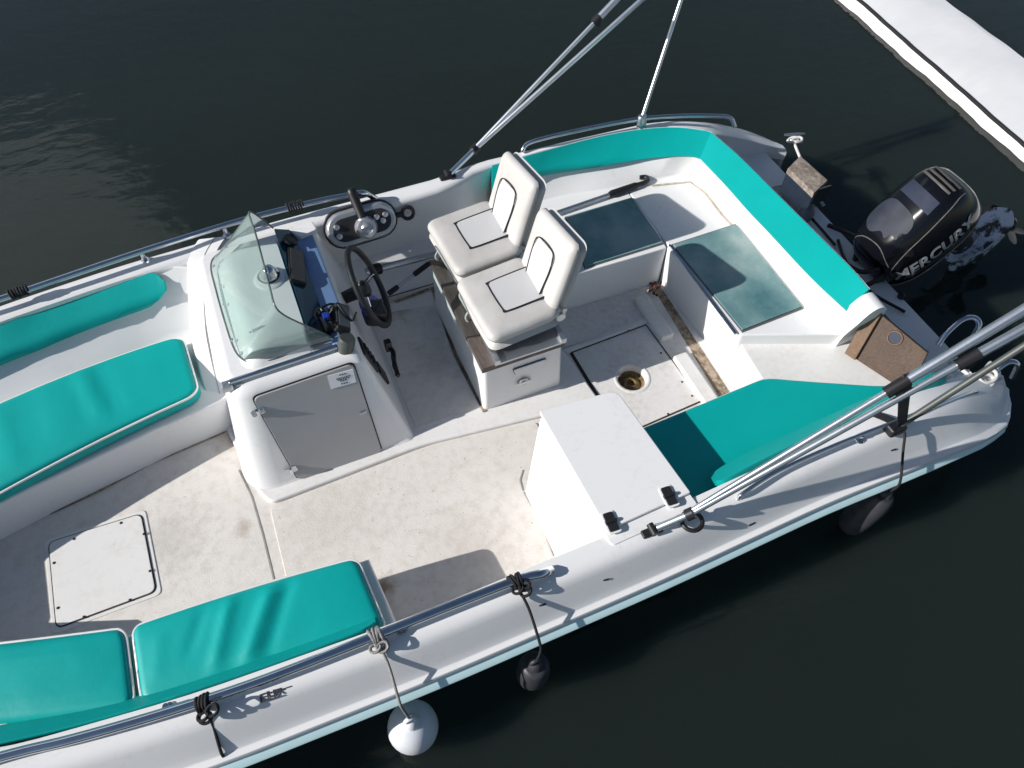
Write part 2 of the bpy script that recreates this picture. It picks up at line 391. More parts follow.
# ================================================================== MOTORBOAT
boat = thing('motorboat', (0, 2.94, WZ), 'white open motorboat with centre console, helm seats and teal cushions afloat on dark water', 'motorboat')
CY = 2.94
XS = [-4.9, -4.6, -4.0, -3.2, -2.1, -1.2, 0, 1.4, 2.6, 3.4, 3.65, 3.9, 4.2, 4.42, 4.52]
WIN = [.05, .35, .85, 1.20, 1.45, 1.55, 1.60, 1.585, 1.53, 1.46, 1.44, 1.42, 1.40, 1.36, 1.3]
WOUT = [.12, .62, 1.12, 1.50, 1.79, 1.875, 1.90, 1.89, 1.85, 1.86, 1.86, 1.855, 1.81, 1.67, 1.52]
ZTOP = [.75, .73, .70, .66, .61, .60, .59, .59, .585, .575, .535, .45, .32, .22, .18]
ZLIP = [.55, .53, .49, .44, .40, .385, .375, .37, .365, .35, .33, .28, .20, .14, .11]
ins = smoothcurve([V(x, 0, 0) for x in XS], 1)
def st(x):
    return interp(XS, WIN, x), interp(XS, WOUT, x), interp(XS, ZTOP, x), interp(XS, ZLIP, x)
xs_fine = []
for a, b in zip(XS, XS[1:]):
    n = max(2, int((b - a) / .16))
    xs_fine += [lerp(a, b, i / n) for i in range(n)]
xs_fine.append(XS[-1])
def smooth_st(x):
    acc = [0, 0, 0, 0]
    for dx in (-.22, -.11, 0, .11, .22):
        s = st(x + dx * (0.25 if x > 3.7 else 1))
        for i in range(4): acc[i] += s[i] / 5
    return acc
def deck_profile(x, sgn=-1):
    wi, wo_, zt, zl = smooth_st(x)
    if sgn > 0: wi += .125 * max(0, min(1, (x - 1.30) / .35)) * max(0, min(1, (3.75 - x) / .5))
    k = max(.03, min(1, (x + .95) / .15, (1.75 - x) / .15)) if sgn > 0 else .03
    zb = 0 if x < 3.4 else .12
    w_ = wo_ - wi
    return [(wi - .42 * k, zb), (wi - .20 * k, zt * .42), (wi - .175 * k, zt * .44), (wi - .012 - .02 * k, zt - .035), (wi - .006, zt - .008), (wi + .02, zt),
            (wi + w_ * .30, zt + .003), (wi + w_ * .42, zt - .006), (wi + w_ * .50, zt - .026), (wi + w_ * .56, lerp(zt, zl, .24)), (wi + w_ * .66, lerp(zt, zl, .48)),
            (wi + w_ * .76, lerp(zt, zl, .72)), (wi + w_ * .855, lerp(zt, zl, .955)), (wi + w_ * .885, zl + .006), (wi + w_ * .94, zl + .005), (wo_ - .008, zl + .004), (wo_, zl - .008), (wo_, zl - .028), (wo_ - .02, zl - .034)]
def hull_profile(x):
    wi, wo_, zt, zl = smooth_st(x)
    f = 1 - .65 * max(0, min(1, (x - 3.3) / 1.0))
    return [(wo_ - .02, zl - .034), (wo_ - .004, zl - .036), (wo_ - .004 + .038 * f, zl - .036 - .038 * f), (wo_ - .004 + .04 * f, zl - .036 - .048 * f), (wo_ + .01, zl - .115), (max(.02, wo_ - .05), zl - .15), (max(.02, wo_ - .16), zl - .26), (max(.015, wo_ - .24), zl - .46), (max(.01, wo_ - .3), -.6)]
for sgn in (-1, 1):
    bm = BM(); add_rings(bm, [[V(x, CY + sgn * d, z) for d, z in deck_profile(x, sgn)] for x in xs_fine], False)
    pr = deck_profile(XS[-1]); c_ = bm.verts.new(V(XS[-1] + .01, CY + sgn * pr[0][0], .1))
    if sgn > 0: raised(bm)
    else: bm.normal_update(); side_tree = BVHTree.FromBMesh(bm)
    mk('gunwale', bm, M['gel'], boat, 50)
    bm = BM(); add_rings(bm, [[V(x, CY + sgn * d, z) for d, z in hull_profile(x)] for x in xs_fine], False)
    mk('hull', bm, M['hullblue'], boat, 50)
# stern wall and transom
bm = BM()
pl = [V(XS[-1], CY - d, z) for d, z in deck_profile(XS[-1])][2:] + [V(XS[-1], CY - d, z) for d, z in hull_profile(XS[-1])]
pr_ = [V(p.x, 2 * CY - p.y, p.z) for p in pl]
for q in (pl, pr_):
    bm.faces.new([bm.verts.new(p) for p in q + [V(XS[-1], q[0].y, -.6)]])
add_rings(bm, [[V(4.34, CY - 1.3, .16), V(4.34, CY + 1.3, .16)], [V(4.36, CY - 1.3, -.6), V(4.36, CY + 1.3, -.6)]], False)
mk('transom', bm, M['gel'], boat, 30)
# cockpit floor sheets (stern sole has a drain opening, so it is its own sheet)
bm = BM()
def floorhalf(x): return max(.02, smooth_st(x)[0] - .45)
xa = [x for x in xs_fine if x < 1.62] + [1.62]
add_rings(bm, [[V(x, CY - floorhalf(x) - .1, 0), V(x, CY + floorhalf(x) + .02, 0)] for x in xa], False)
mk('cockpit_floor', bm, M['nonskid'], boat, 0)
DR = P(632, 378, 0)
bm = BM()
def ray_rect(c, a, x0, x1, y0, y1):
    dx, dy = math.cos(a), math.sin(a); t = 1e9
    if dx > 1e-9: t = min(t, (x1 - c.x) / dx)
    if dx < -1e-9: t = min(t, (x0 - c.x) / dx)
    if dy > 1e-9: t = min(t, (y1 - c.y) / dy)
    if dy < -1e-9: t = min(t, (y0 - c.y) / dy)
    return V(c.x + dx * t, c.y + dy * t, c.z)
X0, X1, Y0, Y1 = 1.62, 2.86, 1.3, 4.1
angs = sorted([2 * math.pi * i / 48 for i in range(48)] + [math.atan2(y - DR.y, x - DR.x) % (2 * math.pi) for x in (X0, X1) for y in (Y0, Y1)])
DRR = .115
inner = [V(DR.x + DRR * math.cos(a), DR.y + DRR * math.sin(a), 0) for a in angs]
outer = [ray_rect(DR, a, X0, X1, Y0, Y1) for a in angs]
add_rings(bm, [inner, outer])
mk('stern_sole', bm, M['sole'], boat, 0)
dr = BM(); add_lathe(dr, [(DRR + .026, .002), (DRR + .016, .007), (DRR + .003, .005), (DRR - .006, -.005), (DRR - .012, -.05)], DR, seg=36, cap=False)
dro = mk('drain_well', dr, M['sole'], boat, 60)
dr = BM(); add_lathe(dr, [(DRR - .010, -.045), (DRR - .018, -.075), (.075, -.085), (.05, -.06), (.034, -.055), (.03, -.10), (.0, -.10)], DR, seg=32, cap=False)
mk('drain_cup', dr, gel('rusty_drain', (.34, .24, .10), .9, (.08, .05, .02), .6, .3, .6), dro, 50)
# floor seams, moulded plinth edge
def strip(bm, pts, w, z=.003):
    pts = [Vector(p) for p in pts]; Lr, Rr = [], []
    for i, p in enumerate(pts):
        t = (pts[min(i + 1, len(pts) - 1)] - pts[max(0, i - 1)]); t.z = 0; t.normalize(); n = V(-t.y, t.x, 0)
        Lr.append(V(p.x, p.y, p.z + z) + n * w / 2); Rr.append(V(p.x, p.y, p.z + z) - n * w / 2)
    add_rings(bm, [Lr, Rr], False)
bm = BM(); strip(bm, [P(239, 470, 0), P(252, 497, 0), P(263, 535, 0), P(274, 580, 0)], .011); mk('floor_seam', bm, M['seam_shade'], boat, 0)
# raised plinth carrying console and helm seat
bm = BM()
pth = roundpoly([P(272, 505, 0), P(412, 451, 0), P(430, 445, 0), P(537, 419, 0), P(600, 403, 0), V(1.60, 4.02, 0), V(-.84, 4.02, 0), V(-.84, 3.3, 0), P(258, 492, 0)], .05, 4)
add_prism(bm, pth, .032, .016, 4); mk('plinth', bm, M['ledge'], boat, 40)
bm = BM()
pn = roundpoly([P(270, 508, 0), P(412, 454, 0), P(430, 448, 0), P(537, 422, 0), V(1.14, 2.0, 0), V(1.14, 1.33, 0), V(-.42, 1.33, 0), P(287, 580, 0)], .04, 4)
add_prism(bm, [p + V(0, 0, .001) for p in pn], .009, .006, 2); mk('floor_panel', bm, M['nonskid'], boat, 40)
bm = BM()
pn = roundpoly([V(.42, 2.80, .0), V(.93, 2.80, .0), V(.93, 3.85, 0), V(.40, 3.95, 0)], .03, 3)
add_prism(bm, [p + V(0, 0, .032) for p in pn], .006, .003, 2); mk('floor_panel', bm, M['nonskid'], boat, 40)
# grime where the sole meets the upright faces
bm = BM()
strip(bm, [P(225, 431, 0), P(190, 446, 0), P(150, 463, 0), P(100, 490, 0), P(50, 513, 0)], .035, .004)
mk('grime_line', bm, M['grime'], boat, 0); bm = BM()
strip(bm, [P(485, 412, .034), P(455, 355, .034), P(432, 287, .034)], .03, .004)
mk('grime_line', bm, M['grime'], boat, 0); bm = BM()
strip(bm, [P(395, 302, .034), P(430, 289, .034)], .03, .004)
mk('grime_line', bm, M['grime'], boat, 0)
# bow hatch
q = [P(49, 543, 0), P(142, 514, 0), P(157, 592, 0), P(57, 629, 0)]
c0 = sum(q, Vector()) / 4
bm = BM(); add_prism(bm, roundpoly([c0 + (p - c0) * 1.09 for p in q], .04, 4), .006, .004); bh = mk('hatch_surround', bm, M['ledge'], boat, 40)
bm = BM(); add_prism(bm, [p + V(0, 0, .006) for p in roundpoly([c0 + (p - c0) * 1.012 for p in q], .05, 5)], .003); mk('gasket', bm, M['gap'], bh, 0)
bm = BM(); add_prism(bm, [p + V(0, 0, .008) for p in roundpoly([c0 + (p - c0) * .985 for p in q], .045, 5)], .008, .003); hp = mk('bow_hatch', bm, M['ledge'], boat, 40)
def screws(pts, parent, r=.009, mat='gap', up=V(0, 0, 1)):
    first = None
    for p in pts:
        if first is None:
            bm = BM(); add_lathe(bm, [(r, 0), (r, .003), (r * .6, .005), (0, .005)], p, up, 10); first = mk('screw', bm, M[mat], parent, 40); p0 = Vector(p)
        else:
            s = first.copy(); scn.collection.objects.link(s); s.parent = parent; s.location = first.location + (Vector(p) - p0) * S; WL[s.name] = WL[first.name] + (Vector(p) - p0)
screws([P(x, y, .016) for x, y in ((54, 563), (74, 539), (121, 523), (144, 534), (150, 571), (130, 600), (84, 617), (58, 608))], hp)
# stern sole hatch: dark joints, pads, rusty gutter
hq = [P(571, 353, 0), P(646, 325, 0), P(702, 401, 0), P(640, 428, 0)]
bm = BM()
strip(bm, [hq[0], P(597, 396, 0)], .028); strip(bm, [hq[0], hq[1]], .010); strip(bm, [hq[1], hq[2]], .009); strip(bm, [hq[2], hq[3]], .013)
mk('hatch_joint', bm, M['gap'], boat, 0)
bm = BM()
add_prism(bm, roundpoly([P(562, 350, 0), P(648, 318, 0), P(650, 322, 0), P(567, 353, 0)], .004, 2), .018, .006); mk('hatch_coaming', bm, M['ledge'], boat, 40)
bm = BM(); add_prism(bm, roundpoly([P(649, 322, 0), P(653, 319, 0), P(664, 337, 0), P(658, 339, 0)], .004, 2), .018, .006); mk('hatch_coaming', bm, M['ledge'], boat, 40)
bm = BM(); add_prism(bm, roundpoly([P(604, 372, 0), P(617, 367, 0), P(621, 376, 0), P(608, 380, 0)], .01, 2), .004, .002); mk('finger_plate', bm, M['sole'], boat, 40)
screws([P(x, y, 0) for x, y in ((600, 338), (628, 330), (661, 353), (682, 382), (692, 396), (668, 414))], boat, .008)
bm = BM(); add_prism(bm, [P(652, 286, 0), P(659, 284, 0), P(731, 395, 0), P(721, 400, 0)], .004); mk('gutter', bm, M['grime'], boat, 0)
for y0, y1 in ((2.84, 3.30), (2.08, 2.66)):
    bm = BM(); add_prism(bm, roundpoly(rect(2.445, 2.565, y0, y1, 0), .02, 3), .045, .016, 3); mk('drain_pad', bm, M['ledge'], boat, 40)
bm = BM()
for i in range(16):
    c = P(652 + random.uniform(-3, 9), 288 + random.uniform(-6, 8), .02)
    add_lathe(bm, [(0, -.012), (.014, 0), (.010, .012), (0, .016)], c, V(random.uniform(-1, 1), random.uniform(-1, 1), .6), 5)
dl = mk('dry_leaves', bm, plain('dead_leaf', (.10, .035, .02), .8, var=.5, scale=60), None, 0); tag(dl, 'small clump of dead brown leaves at the forward end of the rusty gutter', 'leaves')
# ---------------------------------------------------------------- bow benches
def bench(inner_pts, yback, z, name='bench_base', end_round=.05):
    bm = BM(); out = roundpoly(inner_pts, [0] * (len(inner_pts) - 1) + [0], 1)
    add_prism(bm, [V(p.x, p.y, 0) for p in out], z, .02, 3); return mk(name, bm, M['gel'], boat, 40)
sb_in = [P(0, 540, 0), P(60, 509, 0), P(120, 480, 0), P(175, 453, 0), P(226, 431, 0)]
sb_in = [V(-3.25, 2.55, 0), V(-2.8, 2.87, 0)] + sb_in
bench([V(-4.2, 2.45, 0), *sb_in, V(-.70, 3.36, 0), V(-.70, 4.25, 0), V(-2.0, 4.15, 0), V(-3.2, 3.9, 0), V(-4.2, 3.4, 0)], 0, .335)
pb_in = [V(2 * 0 + p.x, 2 * CY - p.y + .0, 0) for p in sb_in]
pb = [V(-4.2, 2.45, 0), V(-3.25, 2.5, 0), V(-2.8, 2.36, 0), V(-2.85, 2.47, 0), V(-2.32, 2.27, 0), V(-2.2, 2.13, 0), V(-1.55, 1.95, 0), V(-.9, 1.90, 0), V(-.16, 1.86, 0), V(-.13, 1.55, 0), V(-.13, 1.36, 0), V(-1.5, 1.42, 0), V(-2.2, 1.52, 0), V(-3.2, 1.9, 0), V(-4.2, 2.4, 0)]
bench([V(p.x * .986, p.y * .986, 0) for p in pb], 0, .40)
bm = BM(); add_prism(bm, [V(-4.3, 2.5, 0), V(-2.86, 2.42, 0), V(-2.84, 2.46, 0), V(-2.86, 2.95, 0), V(-4.3, 3.4, 0)], .43, .02, 3); mk('bow_platform', bm, M['gel'], boat, 40)
# alcove wall behind the starboard bow bench
# moulded flange between bench and console
bm = BM()
fL = smoothcurve([P(197, 240, .61), P(189, 253, .60), P(187, 262, .59), P(187, 280, .56), P(188, 306, .51), P(190, 332, .455), P(196, 362, .40), P(204, 392, .335)], 4)
fR = smoothcurve([P(226, 236, .62), P(217, 250, .615), P(213, 262, .605), P(212, 280, .58), P(214, 306, .52), P(216, 334, .46), P(222, 364, .40), P(230, 396, .33)], 4)
add_rings(bm, [[V(p.x + .02, p.y, .0) for p in fL], [p + V(-.002, 0, -.02) for p in fL], [p + V(.006, 0, -.005) for p in fL], [p + V(.02, 0, 0) for p in fL], [p.lerp(q, .55) for p, q in zip(fL, fR)], fR], False); raised(bm); mk('bulkhead_flange', bm, M['gel'], boat, 50)
bm = BM(); add_tube(bm, [p.lerp(q, .62) + V(0, 0, .001) for p, q in zip(fL, fR)], .0025, 5); raised(bm); mk('fold_shade_line', bm, M['seam_shade'], boat, 40)  # shading along the flange fold, painted as a thin grey line

# ---------------------------------------------------------------- CONSOLE
def ring_rr(x0, x1, y0, y1, z, rads, n=7):
    return roundpoly([V(x0, y0, z), V(x1, y0, z), V(x1, y1, z), V(x0, y1, z)], rads, n)
def console_ring(z, grow=0.0):
    t = z / .80
    return ring_rr(lerp(-.80, -.655, t) - grow, lerp(.385, .20, t) + grow, lerp(2.725, 2.995, t) - grow, 4.40 - .12 * t, z, [.22 - .05 * t, .05, .05, .08])
bm = BM()
rings = [console_ring(z) for z in (0, .05, .2, .4, .6, .74)]
for a in (.25, .5, .75, 1.0):
    an = a * math.pi / 2; r = console_ring(.74 + .06 * math.sin(an), -.06 * (1 - math.cos(an))); rings.append(r)
rings = [[V(p.x, p.y, p.z + (.034 if p.z < .01 else 0)) for p in r] for r in rings]
add_rings(bm, rings, True, False, True); cons = mk('console', bm, M['gel'], boat, 45)
# raised hood under the windscreen
def hood_ring(z, g):
    return ring_rr(-.50 + g, -.072 - g * .05, 3.16 + g * .9, 4.16 - g * .7, z, [.12, .03, .03, .12])
bm = BM(); add_rings(bm, [hood_ring(.795, -.03), hood_ring(.83, .0), hood_ring(.875, .03), hood_ring(.905, .065), hood_ring(.918, .11), hood_ring(.92, .16)], True, False, True)
mk('console_hood', bm, M['gel'], cons, 60)
# dash: sloping dark acrylic face, shelf
dq = [V(-.068, 3.20, .915), V(.055, 3.17, .828), V(.045, 4.24, .828), V(-.068, 4.20, .915)]
dn = (dq[1] - dq[0]).cross(dq[3] - dq[0]).normalized()
bm = BM(); add_prism(bm, dq, .010, 0, axis=dn); mk('dash_panel', bm, M['navyacr'], cons, 0)
bm = BM(); add_prism(bm, roundpoly([V(.05, 3.10, .80), V(.185, 3.08, .80), V(.175, 4.20, .80), V(.045, 4.22, .80)], .02, 3), .030, .012); mk('dash_shelf', bm, M['dash_skytint'], cons, 40)
bm = BM(); add_prism(bm, roundpoly([P(289, 232, .83), P(313, 223, .83), P(318, 232, .83), P(300, 240, .83)], .02, 3), .03, .012); mk('dash_block', bm, M['gel'], cons, 40)
# display and gauge on the dash panel
dx = (dq[1] - dq[0]).normalized(); dy = (dq[3] - dq[0]).normalized()
Bd = basis(dx, dy)
c = P(297, 266, .895); bm = BM(); add_box(bm, c, .115, .36, .02, Bd, .012); ds = mk('display', bm, M['black'], cons, 40)
bm = BM(); add_box(bm, c + dn * .012, .095, .335, .006, Bd, .004); mk('display_cover', bm, M['screenbrown'], ds, 40)
bm = BM(); add_lathe(bm, [(.052, 0), (.052, .02), (.044, .028), (.040, .022), (0, .022)], P(290, 241, .895), dn, 24); mk('gauge', bm, M['black'], cons, 40)
# windscreen: raked tinted sheet wrapping the hood
base = [P(247, 222, .85), P(222, 250, .84), P(211, 264, .83), P(216, 290, .82), P(225, 322, .82), P(233, 346, .82), P(240, 357, .82), P(250, 362, .82), P(270, 360, .82), P(300, 350, .82), P(333, 340, .82)]
topw = [P(273, 228, 1.10), P(262, 219, 1.22), P(249, 212, 1.30), P(256, 235, 1.31), P(264, 265, 1.31), P(270, 288, 1.30), P(275, 306, 1.28), P(284, 315, 1.20), P(300, 323, 1.07), P(318, 331, .95), P(334, 338, .835)]
bm = BM(); bs = smoothcurve(base, 4); ts = smoothcurve(topw, 4)
mid = [a.lerp(b, .5) for a, b in zip(bs, ts)]
add_rings(bm, [bs, mid, ts], False); ws = mk('windscreen', bm, M['screen'], cons, 60)
edge = plain('smoked_edge', (.10, .13, .13), .3, var=.1)
bm = BM(); add_tube(bm, ts, .006, 6); mk('edge_trim', bm, edge, ws, 60)
bm = BM(); add_tube(bm, bs, .007, 6); mk('edge_trim', bm, edge, ws, 60)
screws([P(x, y, .835) for x, y in ((214, 266), (221, 286), (224, 304), (232, 340), (241, 353), (268, 356), (315, 340))], ws, .013, 'steel', V(-.6, 0, .8))
# compass
cc = P(270, 279, .915)
bm = BM(); add_lathe(bm, [(.105, 0), (.105, .01), (.09, .02), (.075, .022), (.07, .03)], cc, seg=32); cp = mk('compass', bm, M['white'], cons, 40)
bm = BM(); add_lathe(bm, [(.068, .026), (.066, .05), (.05, .06), (.046, .085), (.03, .105), (0, .11)], cc, V(.15, 0, 1), seg=28); mk('compass_dome', bm, M['steel'], cp, 60)
bm = BM(); add_lathe(bm, [(.07, .022), (.075, .035), (.068, .042)], cc, seg=28); mk('compass_ring', bm, M['black'], cp, 60)
# small vent fitting
vp = P(253, 333, .90)
bm = BM(); add_box(bm, vp, .05, .03, .03, None, .01); add_tube(bm, [vp + V(.0, 0, .01), vp + V(.06, .01, .015), vp + V(.10, .015, .012)], .012, 8, rr=[.016, .012, .006]); mk('latch', bm, M['alusat'], cons, 50)
# side grab rail and lower handle
bm = BM(); a = P(229, 382, .83); b = P(338, 346, .83); add_tube(bm, [a + V(0, 0, -.03), a + V(.01, 0, 0), a.lerp(b, .3), a.lerp(b, .7), b - V(.01, 0, 0)], .017, 10); gr = mk('grab_rail', bm, M['steel'], cons, 60)
bm = BM(); add_box(bm, a + V(-.02, 0, -.03), .07, .06, .05, None, .015); add_box(bm, a + V(.05, -.01, -.04), .05, .03, .03, None, .008); mk('rail_foot', bm, M['alusat'], gr, 40)
bm = BM(); add_lathe(bm, [(.0, -.07), (.05, -.07), (.055, -.02), (.055, .05), (.045, .07), (0, .07)], b + V(.05, -.01, -.0), V(.3, 0, 1), 20); mk('rod_holder', bm, M['darkalu'], gr, 50)
hd = smoothcurve([P(247, 389, .76), P(250, 393, .74), P(262, 393, .73), P(290, 383, .73), P(320, 371, .73), P(338, 363, .73), P(345, 357, .75), P(347, 352, .78)], 5)
bm = BM(); add_tube(bm, hd, .013, 8); mk('hand_rail', bm, M['steel'], cons, 60)
# console door, following the sloping side
def side_pt(px, py, off=0):
    # plane of the console's port face: y = 2.725 + (z/.8)*.27
    x = (px - 512) / FPX; y = -(py - 384) / FPX
    d = V(x * math.cos(YAW) + (math.cos(PITCH) + y * math.sin(PITCH)) * math.sin(YAW), -x * math.sin(YAW) + (math.cos(PITCH) + y * math.sin(PITCH)) * math.cos(YAW), -math.sin(PITCH) + y * math.cos(PITCH))
    k = .27 / .8; t = (2.725 - off + k * CH) / (d.y - k * d.z)
    return V(d.x * t, d.y * t, CH + d.z * t)
fn = V(0, -1, .27 / .8).normalized()
dqs = [side_pt(298, 479), side_pt(382, 451), side_pt(353, 362), side_pt(252, 397)]
c0 = sum(dqs, Vector()) / 4
bm = BM(); add_prism(bm, roundpoly([c0 + (p - c0) * 1.02 for p in dqs], .045, 4), .006, 0, axis=fn); dr_ = mk('console_door', bm, M['gap'], cons, 40)
bm = BM(); add_prism(bm, [p + fn * .005 for p in roundpoly([c0 + (p - c0) * .995 for p in dqs], .045, 4)], .014, .004, 2, fn); mk('door_panel', bm, M['greydoor'], dr_, 40)
Bf = basis(V(1, 0, 0), V(0, .27 / .8, 1).normalized())
for hx, hy in ((258, 412), (291, 470)):
    p = side_pt(hx, hy, .022); bm = BM(); add_box(bm, p, .085, .05, .012, Bf @ Matrix.Rotation(R(8), 3, 'Z'), .01); add_tube(bm, [p + V(0, 0, -.03) + fn * .01, p + V(0, 0, .03) + fn * .01], .012, 8); mk('hinge', bm, M['steel'], dr_, 40)
p = side_pt(363, 412, .022); bm = BM(); add_box(bm, p, .05, .025, .02, Bf, .008); mk('door_latch', bm, M['steel'], dr_, 40)
p = side_pt(342, 379, .022); bm = BM(); add_box(bm, p, .165, .105, .004, Bf @ Matrix.Rotation(R(-3), 3, 'Z')); stk = mk('sticker', bm, M['sticker'], dr_, 0)
bm = BM()
Bs = Bf @ Matrix.Rotation(R(-3), 3, 'Z')
for dy_, wd in ((.035, .05), (.012, .10), (.0, .085), (-.012, .06), (-.034, .055)):
    for s_ in range(int(wd / .016)):
        add_box(bm, p + Bs @ V(-wd / 2 + s_ * .016 + .02, dy_, .003), .011, .0065, .002, Bs)
mk('small_print', bm, M['ink'], dr_, 0)
# aft face switch panel, cables, electronics
an = V(.8, 0, .185).normalized(); Ba = basis(V(0, 1, 0), V(-.185, 0, .8).normalized())
def aft_pt(y, z, off=0): return V(lerp(.385, .20, z / .8), y, z) + an * off
bm = BM(); add_box(bm, aft_pt(3.13, .60, .008), .16, .26, .016, Ba, .02); sp = mk('switch_panel', bm, M['black'], cons, 40)
for dz in (-.07, -.02, .03, .08):
    bm = BM(); add_box(bm, aft_pt(3.13, .60 + dz, .022), .07, .02, .014, Ba, .004); mk('switch', bm, M['rubber'], sp, 40)
bm = BM(); add_box(bm, aft_pt(3.15, .33, .010), .11, .17, .02, Ba, .01); mk('fuse_box', bm, M['black'], cons, 40)
cl = P(330, 322, .86)
bm = BM()
for dx_, dy_, dz_, sx, sy, sz in ((0, 0, 0, .10, .14, .09), (.07, -.06, -.01, .07, .10, .07), (-.03, .09, -.01, .05, .08, .06), (.05, .07, 0, .06, .05, .10)):
    add_box(bm, cl + V(dx_, dy_, dz_), sx, sy, sz, Matrix.Rotation(R(random.uniform(-25, 25)), 3, 'Z') @ Matrix.Rotation(R(15), 3, 'Y'), .012)
for i in range(7):
    a = cl + V(random.uniform(-.05, .09), random.uniform(-.1, .1), .03)
    add_tube(bm, smoothcurve([a, a + V(random.uniform(-.05, .05), random.uniform(-.06, .06), .05), a + V(random.uniform(-.02, .08), random.uniform(-.1, .1), -.02), a + V(.1, random.uniform(-.08, .04), -.09)], 4), .008, 6)
mk('vhf_radio', bm, M['black'], cons, 40)
bm = BM(); add_box(bm, P(326, 316, .93), .045, .05, .03, None, .008); mk('radio_knob', bm, M['blue'], cons, 40)
bm = BM(); add_box(bm, P(342, 318, .88), .10, .22, .05, Matrix.Rotation(R(-12), 3, 'Z') @ Matrix.Rotation(R(38), 3, 'Y'), .015); pl_ = mk('chart_plotter', bm, M['rubber'], cons, 40)
bm = BM(); add_box(bm, P(342, 318, .88) + Matrix.Rotation(R(-12), 3, 'Z') @ Matrix.Rotation(R(38), 3, 'Y') @ V(0, 0, .027), .075, .18, .004, Matrix.Rotation(R(-12), 3, 'Z') @ Matrix.Rotation(R(38), 3, 'Y'), .003); mk('plotter_screen', bm, plain('grey_screen', (.16, .15, .14), .3, var=.1), pl_, 40)
pts = [P(388, 346, .55), P(393, 352, .53), P(394, 362, .48), P(398, 376, .40)]
cs = resample(smoothcurve(pts, 8), 70)
coil = [p + V(.014 * math.cos(i * 1.5), .022 * math.sin(i * 1.5), .0) for i, p in enumerate(cs)]
bm = BM(); add_tube(bm, coil, .006, 5); mk('coiled_cord', bm, M['black'], cons, 60)
bm = BM(); add_box(bm, P(388, 345, .56), .05, .05, .09, None, .012); mk('radio_handset', bm, M['black'], cons, 40)
# steering wheel
wc = P(369, 287, .72); wn = V(.92, -.15, .33).normalized(); wl = V(.15, .92, 0).normalized(); wu = wn.cross(wl)
RW = .29
def wp(a, r, o=0): return wc + (wl * math.cos(a) + wu * math.sin(a)) * r + wn * o
bm = BM(); add_tube(bm, [wp(2 * math.pi * i / 48, RW) for i in range(48)], .022, 10, True); sw = mk('steering_wheel', bm, M['rubber'], boat, 60)
for a in (R(90), R(210), R(330)):
    bm = BM(); add_tube(bm, [wp(a, .05, -.05), wp(a, .15, -.05), wp(a, .27, -.02), wp(a, RW - .01, 0)], .016, 8, rr=[.022, .018, .015, .013]); mk('spoke', bm, M['steel'], sw, 60)
bm = BM(); add_lathe(bm, [(0, .0), (.05, -.005), (.065, -.03), (.065, -.07), (.05, -.09), (.04, -.26), (0, -.26)], wc, wn, 20); mk('hub', bm, M['black'], sw, 50)
bm = BM(); add_box(bm, P(375, 312, .58), .14, .16, .12, Matrix.Rotation(R(25), 3, 'Y'), .03); mk('helm_housing', bm, M['black'], cons, 40)
bm = BM(); add_lathe(bm, [(0, .02), (.09, .015), (.1, 0), (.1, -.02)], P(372, 306, .60), V(.6, -.2, .6), 20); mk('horn_button', bm, M['blue'], cons, 40)
# ---------------------------------------------------------------- throttle box on the starboard coaming wall
tc_ = P(361, 224, .63); wnorm = V(0, -.80, .50).normalized(); tx = V(1, 0.03, 0); ty = wnorm.cross(tx).normalized(); Bt = basis(tx, ty)
def stad(hx, hy, o, n=9):
    pts = []
    for s0, cx in ((0, hx - hy), (math.pi, -(hx - hy))):
        for i in range(n + 1):
            a = -math.pi / 2 + math.pi * i / n + s0
            pts.append(tc_ + Bt @ V(cx + hy * math.cos(a), hy * math.sin(a), o))
    return pts
bm = BM(); add_rings(bm, [stad(.275, .135, -.06), stad(.275, .135, .02), stad(.265, .125, .05), stad(.25, .11, .06)], True, False, True); tb = mk('throttle_box', bm, M['silver'], boat, 50)
bm = BM(); add_rings(bm, [stad(.23, .09, .058), stad(.225, .085, .066)], True, False, True); mk('control_plate', bm, M['rubber'], tb, 40)
bm = BM(); add_rings(bm, [stad(.288, .148, -.06), stad(.288, .148, .008)], True, False, True); mk('rubber_gasket', bm, M['black'], tb, 40)
hb = tc_ + Bt @ V(.02, -.02, .06)
bm = BM(); add_lathe(bm, [(.085, 0), (.085, .04), (.07, .07), (.045, .075), (.04, .066), (0, .066)], hb, wnorm, 28); mk('lever_hub', bm, M['silver'], tb, 50)
bm = BM(); t1 = hb + wnorm * .03; t2 = P(351, 190, .86); add_tube(bm, [t1, t1.lerp(t2, .2), t1.lerp(t2, .3), t1.lerp(t2, .9), t2, t2 + (t2 - t1) * .05], .03, 12, rr=[.055, .05, .034, .038, .034, .02]); lv = mk('throttle_lever', bm, M['black'], tb, 50)
bm = BM(); add_tube(bm, [t1, t1.lerp(t2, .24)], .05, 14, rr=[.062, .05]); mk('lever_sleeve', bm, M['silver'], lv, 50)
for u, v_ in ((-.19, -.03), (-.19, .04), (.12, .03), (.16, -.01), (.19, .03)):
    bm = BM(); add_lathe(bm, [(.022, 0), (.022, .01), (.016, .014), (0, .014)], tc_ + Bt @ V(u, v_, .066), wnorm, 14); mk('control_button', bm, M['alusat'], tb, 50)
kp = P(393, 217, .62); bm = BM(); add_tube(bm, smoothcurve([kp, kp + V(.03, 0, .01), kp + V(.08, .0, .0)], 4), .022, 8)
add_tube(bm, [kp + V(.12, .0, 0) + (tx * math.cos(a) + ty * math.sin(a)) * .045 for a in [2 * math.pi * i / 16 for i in range(16)]], .015, 6, True); mk('kill_switch', bm, M['black'], boat, 50)

